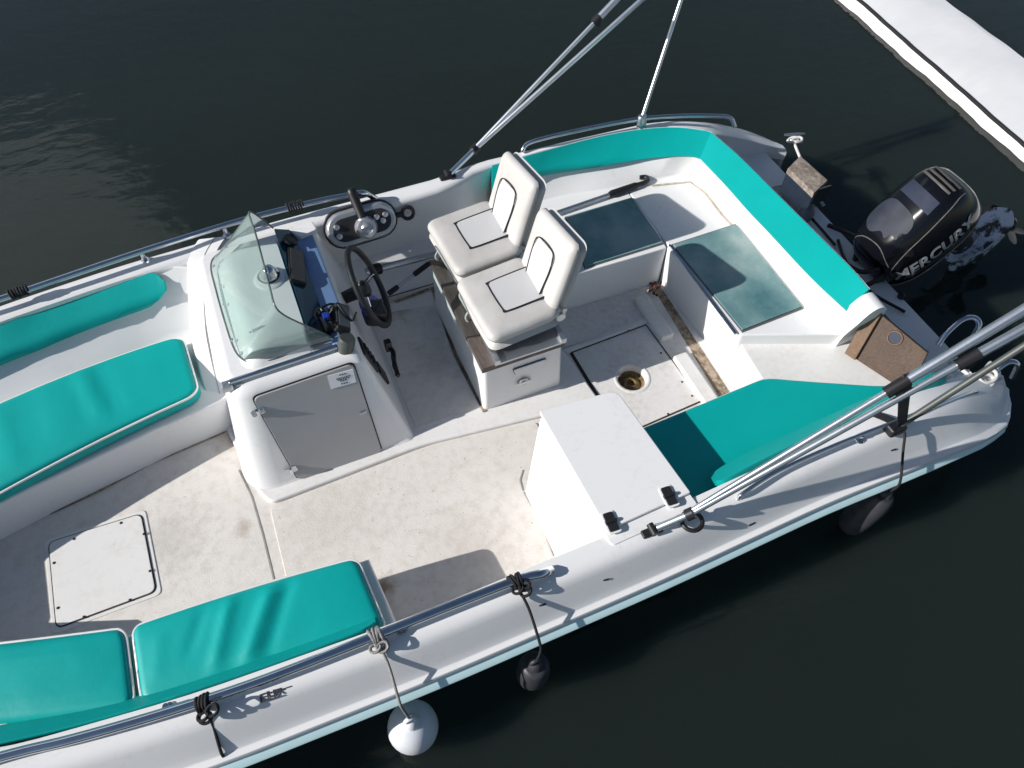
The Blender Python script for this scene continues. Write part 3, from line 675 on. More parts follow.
# ---------------------------------------------------------------- HELM SEAT PEDESTAL
bm = BM()
def ped(z, g=0.): return ring_rr(.94 - g, 1.535 + g, 2.77 - g, 3.84 + g, z, [.035, .035, .03, .03], 4)
add_rings(bm, [ped(.03, .012), ped(.25, .006), ped(.50)], True, False, True); pd = mk('helm_pedestal', bm, M['gel'], boat, 40)
bm = BM(); add_prism(bm, rect(.93, 1.545, 2.758, 3.85, .50), .052, .006); mk('teak_board', bm, M['teak'], pd, 40)
bm = BM(); add_prism(bm, rect(1.02, 1.55, 2.745, 3.87, .553), .018, .003)
add_prism(bm, rect(1.02, 1.06, 2.745, 3.87, .571), .03, .004); add_prism(bm, rect(1.51, 1.55, 2.745, 3.87, .571), .03, .004); mk('seat_frame', bm, M['alusat'], pd, 40)
# latch and finger pull on the pedestal's port side
bm = BM(); q = [(511, 368), (543, 358), (546, 366), (515, 375)]
lq = [P(x, y, .40 if i < 2 else .355) for i, (x, y) in enumerate(q)]
lq = [V(p.x, 2.754 + z * .02, z) for p, z in zip([P(512, 369, .40), P(544, 357, .40), P(546, 365, .35), P(515, 374, .35)], (.42, .42, .35, .35))]
add_tube(bm, roundpoly(lq, .012, 3), .004, 5, True); mk('locker_outline', bm, M['gap'], pd, 40)
bm = BM(); add_prism(bm, roundpoly([p + V(0, -.001, 0) for p in lq], .012, 3), .010, .003, 2, V(0, -1, 0)); lk = mk('locker_flap', bm, M['gel'], pd, 40)
c = V(1.235, 2.752, .24)
bm = BM(); add_lathe(bm, [(.04, 0), (.04, .006), (.03, .010), (.02, .006), (0, .006)], c, V(0, -1, 0), 18); add_box(bm, c + V(0, -.006, 0), .11, .012, .03, None, .005); mk('pedestal_latch', bm, M['alusat'], pd, 40)
# the two helm seats
def superquad(c, sx, sy, sz, e=3.2, n=28, m=10, crown=.0, flat=.0):
    """pillow: ring stack of rounded rectangles"""
    rings = []
    for j in range(m + 1):
        a = -math.pi / 2 + math.pi * j / m
        cz = math.copysign(abs(math.sin(a)) ** .7, math.sin(a)); k = max(1e-3, abs(math.cos(a))) ** .42
        ring = []
        for i in range(n):
            th_ = 2 * math.pi * i / n; cx = math.copysign(abs(math.cos(th_)) ** (2 / e), math.cos(th_)); cy = math.copysign(abs(math.sin(th_)) ** (2 / e), math.sin(th_))
            ring.append(V(cx * sx / 2 * k, cy * sy / 2 * k, cz * sz / 2))
        rings.append(ring)
    return rings
def pillow(bm, M4, sx, sy, sz, e=4.5, edge=.05):
    """rounded slab: rectangular rounded outline with generous soft edge, slight crown"""
    out = roundpoly([V(-sx / 2, -sy / 2, 0), V(sx / 2, -sy / 2, 0), V(sx / 2, sy / 2, 0), V(-sx / 2, sy / 2, 0)], .075, 6)
    rings = []
    def inset(d): return [V(p.x * (1 - 2 * d / sx), p.y * (1 - 2 * d / sy), 0) for p in out]
    for a in range(5):
        t = a / 4 * math.pi / 2; rings.append([p + V(0, 0, -sz / 2 + edge * .6 * (1 - math.sin(t))) for p in inset(edge * .6 * (1 - math.cos(math.pi / 2 - t)))])
    rings = rings[::-1]
    for a in range(6):
        t = a / 5 * math.pi / 2; rings.append([p + V(0, 0, sz / 2 - edge * (1 - math.sin(t))) for p in inset(edge * (1 - math.cos(t)))])
    for d, h in ((.10, .008), (.16, .012), (sx * .42, .014)):
        rings.append([p + V(0, 0, sz / 2 + h) for p in inset(d)])
    b2 = BM(); add_rings(b2, rings, True, True, True); b2.transform(M4)
    me = bpy.data.meshes.new('t'); b2.to_mesh(me); b2.free(); bm.from_mesh(me); bpy.data.meshes.remove(me)
seat_y = 3.76
hs = thing('helm_seat', (1.28, seat_y, .60), 'white padded helm seat with black piping, the one farther from the storage box', 'boat seat', 'helm seats side by side on the pedestal')
ux = V(1, .06, .04).normalized(); B1 = basis(ux, V(-.06, 1, 0)); c1 = V(1.27, seat_y + .01, .70)
T1 = Matrix.Translation(c1) @ B1.to_4x4()
bm = BM(); pillow(bm, T1, .54, .605, .14); sc_ = mk('seat_cushion', bm, M['wvinyl'], hs, 60)
inset_q = [T1 @ V(*p) for p in ((.27, .15, .0855), (-.06, .145, .0855), (-.09, .11, .0855), (-.09, -.11, .0855), (-.06, -.145, .0855), (.27, -.15, .0855))]
bm = BM(); add_prism(bm, inset_q, .004, 0); mk('seat_insert', bm, M['greyvinyl'], sc_, 40)
bm = BM(); add_tube(bm, smoothcurve([p + V(0, 0, .004) for p in inset_q], 5), .005, 6); mk('seat_piping', bm, M['black'], sc_, 60)
bu = V(.36, .16, .93).normalized(); bn = V(-.93, .0, .36).normalized(); Bb = basis(V(0, 1, 0) - bu * bu.y, bu)   # local x=lateral, y=up the back, z=face normal
c2 = V(1.60, seat_y + .05, .945); T2 = Matrix.Translation(c2) @ Bb.to_4x4()
if (T2.to_3x3() @ V(0, 0, 1)).x > 0: Bb = basis(-(V(0, 1, 0) - bu * bu.y), bu); T2 = Matrix.Translation(c2) @ Bb.to_4x4()
bm = BM(); pillow(bm, T2, .53, .53, .11); 
bk = mk('backrest', bm, M['wvinyl'], hs, 60)
iq = [T2 @ V(*p) for p in ((-.11, -.22, .0715), (-.13, .0, .0715), (-.10, .11, .0715), (.10, .11, .0715), (.13, .0, .0715), (.11, -.22, .0715))]
bm = BM(); add_prism(bm, iq, .003, 0, axis=T2.to_3x3() @ V(0, 0, 1)); mk('back_insert', bm, M['greyvinyl'], bk, 40)
bm = BM(); add_tube(bm, smoothcurve([p + (T2.to_3x3() @ V(0, 0, .004)) for p in iq], 5), .0045, 6); mk('back_piping', bm, M['black'], bk, 60)
for sy_ in (-.27, .27):
    bm = BM(); hp_ = T1 @ V(.27, sy_, -.03); add_lathe(bm, [(.035, -.012), (.04, 0), (.035, .012)], hp_, V(0, 1, 0), 14); add_box(bm, hp_ + V(.02, 0, .03), .03, .012, .09, Matrix.Rotation(R(20), 3, 'Y'), .004); mk('hinge_bracket', bm, M['alusat'], hs, 40)
bm = BM(); a = T1 @ V(-.25, .1, -.06); add_tube(bm, smoothcurve([a, a + V(-.04, -.02, -.05), a + V(-.01, -.05, -.12), a + V(-.03, -.06, -.2)], 4), .008, 5); mk('tie_cord', bm, M['wrope'], hs, 40)
hs2 = dup(hs, (.0, -.64, 0)); hs2['label'] = 'white padded helm seat with black piping, the one nearer the storage box'

# ---------------------------------------------------------------- storage box on the port side
bm = BM()
zt = .60
b0 = [V(.945, 1.22, 0), V(1.86, 1.22, 0), V(1.80, 2.10, 0), V(.945, 2.07, 0)]
t0 = [P(604, 549, zt), P(697, 498, zt), P(620, 392, zt), P(538, 414, zt)]
t0 = [V(1.15, 1.28, zt), V(1.74, 1.30, zt), P(617, 393, zt), P(538, 416, zt)]
add_rings(bm, [roundpoly([lerp(a, b, t) + V(0, 0, 0) for a, b in zip(b0, t0)], [.03, .03, .08, .05], 4) for t in (0, .5, .97)] + [[p + V(0, 0, 0) for p in roundpoly([lerp(a, b, 1.) for a, b in zip(b0, [sum(t0, Vector()) / 4 + (p - sum(t0, Vector()) / 4) * .985 for p in t0])], [.03, .03, .08, .05], 4)]], True, False, True)
sbx = mk('storage_box', bm, M['gel'], boat, 40)
lq = [P(607, 532, zt), P(690, 494, zt), P(616, 392, zt), P(539, 413, zt)]
bm = BM(); add_prism(bm, [p + V(0, 0, .003) for p in roundpoly(lq, [.01, .01, .07, .02], 5)], .022, .007, 3); ld = mk('lid', bm, M['gel'], sbx, 40)
for hx, hy in ((611, 522), (669, 496)):
    p = P(hx, hy, zt + .03); bm = BM(); add_box(bm, p + V(0, 0, .004), .06, .12, .012, Matrix.Rotation(R(-4), 3, 'Z'), .012); add_tube(bm, [p + V(-.035, 0, .008), p + V(.035, 0, .008)], .013, 8); hg = mk('lid_hinge', bm, M['black'], sbx, 40)
    bm = BM(); add_box(bm, p - V(0, 0, .004), .082, .142, .008, Matrix.Rotation(R(-4), 3, 'Z'), .016); mk('hinge_plate', bm, M['white'], hg, 40)
bm = BM(); strip(bm, [P(523, 491, .012), P(520, 480, .012), P(523, 470, .012)], .008); strip(bm, [P(524, 492, .012), P(540, 520, .012), P(554, 556, .012)], .01); mk('base_seal', bm, M['seam_shade'], sbx, 0)

# ---------------------------------------------------------------- stern benches
HZ = .40
bm = BM()
add_prism(bm, roundpoly([V(1.70, 3.43, 0), V(2.74, 3.40, 0), V(2.76, 3.6, 0), V(2.76, 4.40, 0), V(1.70, 4.42, 0)], [0, .015, 0, 0, 0], 3), HZ, .012, 3)
mk('side_bench', bm, M['gel'], boat, 40)
bm = BM()
add_prism(bm, roundpoly([V(2.79, 2.43, 0), V(3.5, 2.14, 0), V(3.62, 2.14, 0), V(3.62, 4.40, 0), V(2.762, 4.40, 0), V(2.762, 3.42, 0), V(2.742, 3.40, 0)], [.03, 0, 0, 0, 0, 0, .02], 3), HZ, .014, 3)
mk('stern_bench', bm, M['gel'], boat, 40)
# port quarter platform
PZ = .29
bm = BM(); add_prism(bm, [V(1.80, 1.30, 0), V(3.74, 1.30, 0), V(3.74, 2.6, 0), V(2.84, 2.6, 0), V(2.80, 2.10, 0), V(1.83, 2.06, 0)], PZ, .012); mk('quarter_platform', bm, M['ledge'], boat, 40)
# white sloped bench backs: starboard side and transom
def pad(bm, up, lo, thick, n=26, m=8, flip=1, taper=True):
    """upholstered strip between an upper and a lower edge line, bulging to the inside"""
    U = resample(smoothcurve(up, 6), n); Lw = resample(smoothcurve(lo, 6), n); rings = []; n0 = n
    if taper:
        def ends(Q):
            out = []
            for e in (0, .12, .3, .6): out.append(Q[0].lerp(Q[1], e))
            out += Q[1:-1]
            for e in (.4, .7, .88, 1): out.append(Q[-2].lerp(Q[-1], e))
            return out
        U, Lw = ends(U), ends(Lw); n = len(U)
    for i in range(n):
        t = (U[min(i + 1, n - 1)] - U[max(i - 1, 0)]).normalized(); h = Lw[i] - U[i]; nn = t.cross(h).normalized() * flip
        dd = min(sum((U[q + 1] - U[q]).length for q in range(0, i)), sum((U[q + 1] - U[q]).length for q in range(i, n - 1))); hl = h.length * .55
        k = 1 if (dd >= hl or not taper) else math.sqrt(max(.09, 1 - (1 - dd / hl) ** 2)); q_ = .5 + .5 * max(k, .45)
        ring = []
        for j in range(m + 1):
            s = j / m; b = (1 - abs(2 * s - 1) ** 4) ** .5; ring.append(U[i].lerp(Lw[i], .5 + (s - .5) * (2 * q_ - 1)) + nn * thick * b * k)
        for j in range(m, -1, -1):
            s = j / m; ring.append(U[i].lerp(Lw[i], .5 + (s - .5) * (2 * q_ - 1)) - nn * .012)
        rings.append(ring)
    add_rings(bm, rings, True, True, True)
    return U, Lw
s_up = [P(492, 166, .585), P(531, 155, .60), P(560, 147, .60), P(600, 137, .60), P(640, 130, .60), P(675, 128, .60), P(703, 131, .60), P(711, 133, .60)]
t_c = None
s_lo = [P(492, 193, .46), P(530, 179, .46), P(560, 173, .46), P(600, 167, .465), P(640, 160, .475), P(670, 157, .49), P(692, 157, .50), P(700, 159, .50)]
t_up = [P(711, 133, .60), P(740, 158, .60), P(780, 198, .60), P(820, 238, .60), P(850, 268, .60), P(869, 290, .60)]
t_lo = [P(700, 159, .50), P(725, 185, .50), P(748, 211, .50), P(770, 234, .50), P(810, 277, .50), P(846, 311, .50)]
def bench_back(lo, up, inner, outer_z):
    bm = BM(); n = 26
    Lo = resample(smoothcurve(lo, 6), n); Up = resample(smoothcurve(up, 6), n); In = resample(smoothcurve(inner, 6), n)
    add_rings(bm, [In, [a.lerp(b, .25) + V(0, 0, -.012) for a, b in zip(In, Lo)], [p - V(0, 0, .004) for p in Lo], [p - V(0, 0, .006) for p in Up], [p + V(0, 0, .0) + (p - q).normalized() * .010 for p, q in zip(Up, Lo)], [V(p.x, p.y, outer_z) + V(0, 0, 0) + (V(p.x - q.x, p.y - q.y, 0)).normalized() * .06 for p, q in zip(Up, Lo)]], False)
    raised(bm); return mk('bench_back', bm, M['gel'], boat, 60)
bench_back(s_lo, s_up, [P(492, 222, .395), P(560, 200, .395), P(600, 193, .395), P(640, 185, .395), P(668, 178, .395), P(682, 176, .395), P(688, 178, .395)], .54)
bb = bench_back(t_lo, t_up, [P(688, 179, .395), P(705, 190, .395), P(727, 206, .395), P(760, 238, .395), P(800, 284, .395), P(833, 322, .395)], .16)
# rounded end post of the transom bulkhead
bm = BM()
e0 = [P(833, 323, .395), P(846, 312, .49), P(858, 303, .56), P(866, 296, .60), P(874, 291, .60), P(876, 297, .58), P(871, 303, .54)]
prof = [V(3.45, 2.20, .29), V(3.47, 2.20, .40), V(3.55, 2.20, .50), V(3.60, 2.20, .575), V(3.66, 2.20, .615), V(3.73, 2.20, .61), V(3.77, 2.20, .57), V(3.78, 2.20, .50), V(3.78, 2.20, .29)]
add_prism(bm, [p + V(0, -.07, 0) for p in smoothcurve(prof, 3)], .155, .012, 2, V(.05, 1, 0)); raised(bm); mk('bulkhead_end', bm, M['gel'], boat, 45)
# acrylic hatches in the benches
def acrylic(q, name='locker_hatch'):
    c0 = sum(q, Vector()) / 4
    bm = BM(); add_prism(bm, [c0 + (p - c0) * 1.03 for p in q], .008); h = mk(name, bm, plain('grey_hatch_trim', (.16, .16, .16), .5, .4), boat, 0)
    bm = BM(); add_prism(bm, [p + V(0, 0, .007) for p in q], .012, .003); mk('hatch_panel', bm, M['hatch'], h, 40); return h
acrylic([P(585, 268, HZ), P(662, 244, HZ), P(631, 199, HZ), P(566, 218, HZ)])
h2 = acrylic([P(742, 331, HZ), P(801, 308, HZ), P(735, 226, HZ), P(673, 246, HZ)])
bm = BM(); add_box(bm, V(2.768, 2.93, HZ + .004), .014, .97, .016); mk('hinge_strip', bm, M['steel'], h2, 0)
bm = BM(); strip(bm, [P(652, 186, .40), P(690, 182, .40), P(705, 193, .40), P(722, 215, .40), P(745, 240, .40)], .02, .004); mk('grime_line', bm, gel('faint_tan_stain', (.60, .54, .46), .9, (.38, .28, .18), .6, .3, .6), boat, 0)
# stern well: floor, slot shade as a dark strip, clutter
bm = BM(); add_prism(bm, [V(3.72, 1.50, .05), V(4.33, 1.52, .05), V(4.34, 4.36, .05), V(3.72, 4.36, .05)], .12, .01); sw_ = mk('stern_well', bm, M['gel'], boat, 40)
bm = BM(); add_prism(bm, [V(3.83, 1.75, .173), V(3.97, 1.78, .173), V(4.02, 2.65, .173), V(3.85, 2.6, .173)], .003); mk('slot_shade', bm, M['gap'], boat, 0)  # flat dark strip paints the shade of a slot; the floor is uncut
bm = BM()
for pts, r in (([P(822, 262, .22), P(850, 285, .24), P(880, 312, .22), P(902, 338, .2)], .016), ([P(815, 250, .25), P(842, 262, .28), P(862, 272, .3), P(880, 268, .35)], .018), ([P(828, 225, .22), P(845, 232, .24), P(860, 240, .3), P(868, 250, .35)], .02), ([P(838, 240, .2), P(846, 262, .22), P(868, 290, .22), P(905, 312, .2)], .013), ([P(795, 200, .2), P(815, 222, .22), P(835, 245, .2)], .012)):
    add_tube(bm, smoothcurve(pts, 6), r, 7)
mk('control_cables', bm, M['black'], boat, 60)
bm = BM(); pb_ = P(806, 214, .24); add_lathe(bm, [(0, -.09), (.03, -.085), (.06, -.04), (.065, .02), (.05, .07), (.025, .09), (0, .095)], pb_, V(.75, .5, .25), 18); mk('primer_bulb', bm, plain('grey_rubber', (.16, .17, .2), .5), boat, 60)
# grubby cloth in the well
bm = BM(); cpt = P(790, 200, .17); g = []
for i in range(9):
    row = []
    for j in range(9):
        row.append(cpt + V((i - 4) * .035 + random.uniform(-.01, .01), (j - 4) * .045 + random.uniform(-.012, .012), .02 + .03 * random.random() * (1 if 0 < i < 8 and 0 < j < 8 else 0)))
    g.append(row)
add_rings(bm, g, False); rg = mk('cloth', bm, plain('grubby_cloth', (.45, .42, .40), .9, var=.5, scale=26), None, 60); tag(rg, 'crumpled grubby cloth lying in the stern well beside the wooden motor bracket', 'cloth')
# auxiliary bracket with weathered wooden pad
wq = [P(788, 168, .48), P(803, 153, .48), P(828, 180, .48), P(814, 193, .48)]
wq[1] = V(wq[1].x - .02, wq[1].y, .46)
bm = BM(); add_prism(bm, [p - V(0, 0, .05) for p in wq], .05, .008); mb = mk('motor_bracket', bm, M['greywood'], boat, 40)
bm = BM(); add_prism(bm, [p - V(0, 0, .30) for p in (wq[0], wq[0].lerp(wq[1], .25), wq[3].lerp(wq[2], .25), wq[3])], .25, .004); mk('bracket_plate', bm, M['alusat'], mb, 40)
bm = BM(); add_box(bm, wq[2].lerp(wq[3], .5) + V(0, -.01, -.09), .2, .015, .16, None, .004); mk('bracket_plate', bm, M['darkalu'], mb, 40)
# transom chrome step handles
for pts in ([P(938, 345, .20), P(947, 333, .27), P(962, 320, .34), P(974, 318, .35), P(979, 325, .32), P(972, 338, .22)], [P(990, 379, .20), P(998, 369, .29), P(1009, 362, .33), P(1017, 365, .31), P(1012, 377, .18)]):
    bm = BM(); add_tube(bm, smoothcurve(pts, 6), .022, 10); mk('boarding_handle', bm, M['steel'], boat, 60)
bm = BM(); add_box(bm, P(921, 345, .19), .06, .10, .012, Matrix.Rotation(R(20), 3, 'Z'), .004); mk('step_plate', bm, M['white'], boat, 40)
bm = BM(); add_lathe(bm, [(.03, 0), (.03, .02), (.015, .025), (0, .025)], P(901, 297, .18), seg=14); mk('deck_fitting', bm, M['black'], boat, 40)
# folded white seat swab behind port bolster (moulded hump)
bm = BM(); add_lathe(bm, [(.0, .12), (.05, .11), (.08, .06), (.085, 0)], P(955, 392, .26), V(.2, .3, 1), 18); add_lathe(bm, [(.0, .10), (.04, .09), (.06, .04), (.065, 0)], P(946, 385, .28), V(-.2, .2, 1), 16); mk('moulded_hump', bm, M['gel'], boat, 60)

# ---------------------------------------------------------------- rails
def post(bm, p, dz=.09): add_tube(bm, [p, p - V(0, 0, dz)], .016, 8); add_lathe(bm, [(.035, 0), (.03, .012), (0, .013)], p - V(0, 0, dz), seg=12)
def rail(pts, posts, r, mat='steel', zoff=.09, up=False):
    bm = BM(); add_tube(bm, smoothcurve(pts, 8), r, 10)
    if up: raised(bm)
    ro = mk('grab_rail', bm, M[mat], boat, 60)
    for p in posts:
        bm = BM(); post(bm, p, zoff)
        if up: raised(bm)
        mk('rail_post', bm, M['steel'], ro, 60)
nr = [P(x, y, .655) for x, y in ((0, 757), (65, 741), (130, 723), (195, 703), (260, 681), (330, 654), (400, 626), (460, 602), (520, 579), (541, 574))] 
nr = [V(-3.4, 1.75, .70), V(-2.8, 1.52, .68)] + nr + [P(551, 570, .60)]
rail(nr, [V(-1.3, 1.37, .655), V(-.1, 1.30, .655)], .026, 'steel', .06)
fr_ = [P(x, y, .70) for x, y in ((0, 299), (65, 277), (130, 255), (190, 236), (250, 218), (310, 203), (350, 195), (364, 193))] 
fr_ = [V(-3.4, 4.15, .76), V(-2.8, 4.4, .73)] + fr_ + [P(376, 199, .60)]
rail(fr_, [P(140, 251, .70), P(223, 226, .70)], .023, 'steel', .10, True)
rail([P(522, 152, .60), P(527, 144, .65), P(545, 138, .68), P(590, 128, .68), P(640, 119, .68), P(680, 116, .67), P(715, 116, .66), P(730, 118, .64), P(735, 127, .57)], [P(642, 119, .68)], .018, 'steel', .08, True)
rail([P(738, 499, .58), P(745, 492, .63), P(780, 470, .64), P(840, 443, .64), P(900, 420, .61), P(940, 404, .54), P(970, 393, .44), P(978, 393, .36)], [P(862, 435, .63)], .014, 'steel', .05)
# coaming trim strip and cleats on the stern quarters
for px, py, z in ((793, 139, .27), (986, 383, .24)):
    p = P(px, py, z); bm = BM(); add_tube(bm, [p + V(-.09, .03, .05), p + V(-.03, .01, .045), p + V(.03, -.01, .045), p + V(.09, -.03, .05)], .018, 8, rr=[.01, .018, .018, .01]); add_lathe(bm, [(.035, 0), (.02, .02), (.018, .045)], p, seg=12); mk('cleat', bm, M['alusat'], boat, 50)
# builder's mark on the port side deck
def on_side(px, py):
    o = V(0, 0, CH); h_, n_, i_, d_ = side_tree.ray_cast(o, (P(px, py, 0) - o).normalized()); return h_, (n_ if n_.z > 0 else -n_)
bm = BM(); a, na = on_side(261, 698); ud = (on_side(287, 689)[0] - a).normalized(); vd = na.cross(ud); Bm = basis(ud, vd)
LBAR = [(.0, .0, .012, .05), (.02, .02, .03, .011), (.02, -.018, .03, .011), (.022, 0, .02, .009), (.05, .006, .012, .045), (.065, .012, .03, .012), (.07, -.012, .02, .012), (.095, 0, .014, .05), (.115, .008, .02, .03), (.135, .0, .014, .045), (.155, .006, .02, .014), (.19, .008, .05, .008), (.06, -.03, .13, .009)]
for u, v_, sx, sy in LBAR: add_box(bm, a + Bm @ V(u * .72, v_ * .72, .003), sx * .72, sy * .72, .003, Bm)
mk('builder_mark', bm, M['ink'], boat, 0)
for px, py in ((542, 605), (605, 580), (752, 524), (893, 450)):
    pm, nm = on_side(px, py); bm = BM(); add_box(bm, pm, .045, .012, .004, basis(V(1, random.uniform(-.3, .3), 0) - nm * nm.x, nm.cross(V(1, 0, 0)))); mk('scuff_mark', bm, M['ink'], boat, 0)

# ================================================================== loose cushions
def cushion(name, q, z0, z1, r, folds=None, n=26, m=14, pipe=True, bow=(0, 0, 0, 0), skirt=True, crown=.02):
    """q: 4 corners (fore-out, aft-out, aft-in, fore-in) of the top; curved sides given by bow"""
    q = [Vector((p.x, p.y, 0)) for p in q]
    def coons(u, v_):
        b = lambda a, c, t, k: a.lerp(c, t) + V(-(c - a).y, (c - a).x, 0) * (k * 4 * t * (1 - t))
        S_ = b(q[0], q[1], u, bow[0]).lerp(b(q[3], q[2], u, bow[2]), v_)
        T_ = b(q[0], q[3], v_, bow[3]).lerp(b(q[1], q[2], v_, bow[1]), u)
        B_ = q[0].lerp(q[1], u).lerp(q[3].lerp(q[2], u), v_)
        return S_ + T_ - B_
    Lx = (q[1] - q[0]).length; Ly = (q[3] - q[0]).length
    def mp(a, b):      # square -> rounded square
        hx, hy = Lx / 2, Ly / 2; x, y = a * hx, b * hy; rx, ry = hx - r, hy - r
        ox, oy = max(0, abs(x) - rx), max(0, abs(y) - ry)
        if ox > 0 and oy > 0:
            mxo = max(ox, oy); l = math.hypot(ox, oy); k = mxo / l; ox *= k; oy *= k
            x = math.copysign(rx + ox, x); y = math.copysign(ry + oy, y)
        return coons((x / hx + 1) / 2, (y / hy + 1) / 2)
    def dens(n, L): 
        e = [0, .004, .012, .024, .042, .075]; e = [min(.4, k / L * 1.0) for k in e]
        mid = [lerp(e[-1], 1 - e[-1], i / (n)) for i in range(1, n)]
        return [2 * k - 1 for k in e + mid + [1 - k for k in e[::-1]]]
    us, vs_ = dens(n, Lx), dens(m, Ly)
    bm = BM(); G = []
    for a in us:
        row = []
        for b in vs_:
            p = mp(a, b); dx_ = (1 - abs(a)) * Lx / 2; dy_ = (1 - abs(b)) * Ly / 2; d = min(dx_, dy_)
            ed = .035; h = z1 - (ed * (1 - math.sqrt(max(0, 1 - (1 - min(d, ed) / ed) ** 2))) * .8) + crown * (1 - a ** 4) * (1 - b ** 4)
            if folds: h += folds(p, a, b) * min(1, d / .08)
            row.append(bm.verts.new(V(p.x, p.y, h)))
        G.append(row)
    nu, nv = len(us), len(vs_)
    for i in range(nu - 1):
        for j in range(nv - 1): bm.faces.new((G[i][j], G[i + 1][j], G[i + 1][j + 1], G[i][j + 1]))
    per = [G[i][0] for i in range(nu)] + [G[-1][j] for j in range(1, nv)] + [G[i][-1] for i in range(nu - 2, -1, -1)] + [G[0][j] for j in range(nv - 2, 0, -1)]
    cen = sum((v.co for v in per), Vector()) / len(per); last = per; zedge = z1 - .028
    ppts = [v.co.copy() for v in per]
    for t, o in ((.3, .006), (.7, .006), (.95, 0), (1, -.01)):
        nx = [bm.verts.new(V(v.co.x, v.co.y, lerp(v0.z, z0, t)) + V(v.co.x - cen.x, v.co.y - cen.y, 0).normalized() * o) for v, v0 in zip(per, ppts)]
        for i in range(len(per)):
            j = (i + 1) % len(per); bm.faces.new((last[i], last[j], nx[j], nx[i]))
        last = nx
    bm.faces.new(last)
    o = mk(name, bm, M['teal'], None, 60)
    if pipe:
        bm = BM(); add_tube(bm, [p + V(p.x - cen.x, p.y - cen.y, 0).normalized() * .003 + V(0, 0, .006) for p in ppts], .0085, 6, True); mk('piping', bm, M['pipe'], o, 60)
    return o
def fold(lines):
    def f(p, a, b):
        h = 0
        for (x0, y0, x1, y1, wd, amp) in lines:
            d = V(x1 - x0, y1 - y0, 0); l = d.length; d.normalize(); r_ = V(p.x - x0, p.y - y0, 0); s = r_.dot(d) / l; k = r_.dot(V(-d.y, d.x, 0))
            e = max(0, min(1, s / .25)) * max(0, min(1, (1 - s) / .25)); h += amp * e * math.exp(-(k / wd) ** 2)
        return h
    return f
def pf(x0, y0, x1, y1, wd, amp, z=.42):
    a, b = P(x0, y0, z), P(x1, y1, z); return (a.x, a.y, b.x, b.y, wd, amp)
Z = .45
c = cushion('seat_cushion', [V(-3.15, 3.52, 0), P(181, 334, Z), P(198, 392, Z), V(-3.1, 2.78, 0)], .345, Z, .10,
    fold([pf(75, 360, 110, 430, .035, .014), pf(100, 362, 122, 420, .03, -.008), pf(60, 380, 75, 440, .03, .006), pf(40, 372, 66, 450, .05, .006), pf(0, 400, 20, 480, .05, .008)]), 44, 14, True, (.045, 0, .03, 0))
tag(c, 'long teal bench cushion with white piping on the starboard bow bench', 'cushion', 'teal bow bench cushions')
Z = .48
c = cushion('seat_cushion', [P(141, 703, Z), P(386, 629, Z), P(356, 557, Z), P(131, 626, Z)], .405, Z, .055,
    fold([pf(215, 690, 242, 570, .035, .016), pf(240, 700, 282, 570, .04, .02), pf(190, 670, 215, 590, .03, -.008), pf(262, 690, 300, 560, .03, -.010), pf(262, 592, 276, 555, .02, .006), pf(160, 690, 165, 630, .04, .005)]), 40, 18, True, (0, 0, .012, 0))
tag(c, 'creased teal bench cushion on the port bow bench, its rounded end in the open cockpit', 'cushion', 'teal bow bench cushions')
c = cushion('seat_cushion', [V(-3.1, 2.05, 0), P(133, 706, Z), P(123, 627, Z), V(-3.0, 2.36, 0)], .405, Z, .055, fold([pf(0, 690, 110, 640, .2, .006)]), 26, 14, True, (-.03, 0, -.005, 0))
tag(c, 'smooth teal bench cushion on the port bow bench, cut off by the photo edge', 'cushion', 'teal bow bench cushions')
# stern quarter cushion
Zs = .37
oq = roundpoly([P(641, 428, Zs), P(700, 404, Zs), P(765, 377, Zs), P(800, 380, Zs), P(872, 385, Zs), V(3.70, 1.60, Zs), V(3.66, 1.38, Zs), V(1.80, 1.36, Zs)], [.02, .3, .08, .2, .05, .05, .03, .02], 5)
bm = BM(); add_prism(bm, [V(p.x, p.y, PZ + .002) for p in oq], Zs - PZ, .02, 4); c = mk('seat_cushion', bm, M['teal'], None, 40)
tag(c, 'flat teal cushion on the stern quarter platform between storage box and plywood board', 'cushion')
rim = [p for p in oq if p.y > 1.55]
bm = BM(); add_tube(bm, [V(p.x, p.y, PZ + .012) + V(0, .004, 0) for p in sorted([q for q in oq if q.y > 1.72 and q.x > 2.7], key=lambda q: q.x)], .008, 6); mk('piping', bm, M['pipe'], c, 60)
# bolsters
bu_ = [V(-3.5, 4.0, .62), V(-2.7, 4.28, .59), P(0, 327, .575), P(40, 307, .575), P(80, 292, .575), P(120, 280, .575), P(150, 272, .575), P(164, 275, .56)]
bl_ = [V(-3.5, 3.65, .48), V(-2.7, 3.98, .46), P(0, 366, .455), P(40, 350, .455), P(80, 333, .455), P(120, 318, .455), P(150, 307, .455), P(167, 296, .475)]
bench_back(bl_ + [P(197, 300, .44)], bu_[:-1] + [P(170, 267, .575), P(194, 270, .565)], [V(-3.5, 3.2, .335), V(-2.7, 3.55, .335), P(0, 440, .335), P(60, 408, .335), P(130, 364, .335), P(170, 342, .335), P(200, 333, .335)], .55)
bm = BM(); pad(bm, bu_, bl_, .05, 40, 8, 1); raised(bm)
c = mk('bolster', bm, M['teal'], None, 60); tag(c, 'shaded teal backrest bolster above the starboard bow bench', 'backrest cushion', 'teal backrest bolsters')
bm = BM(); pad(bm, s_up, s_lo, .07, 36, 10, 1, False); raised(bm); c = mk('bolster', bm, M['teal'], None, 60); tag(c, 'long shaded teal backrest bolster running behind the white helm seats', 'backrest cushion', 'teal backrest bolsters')
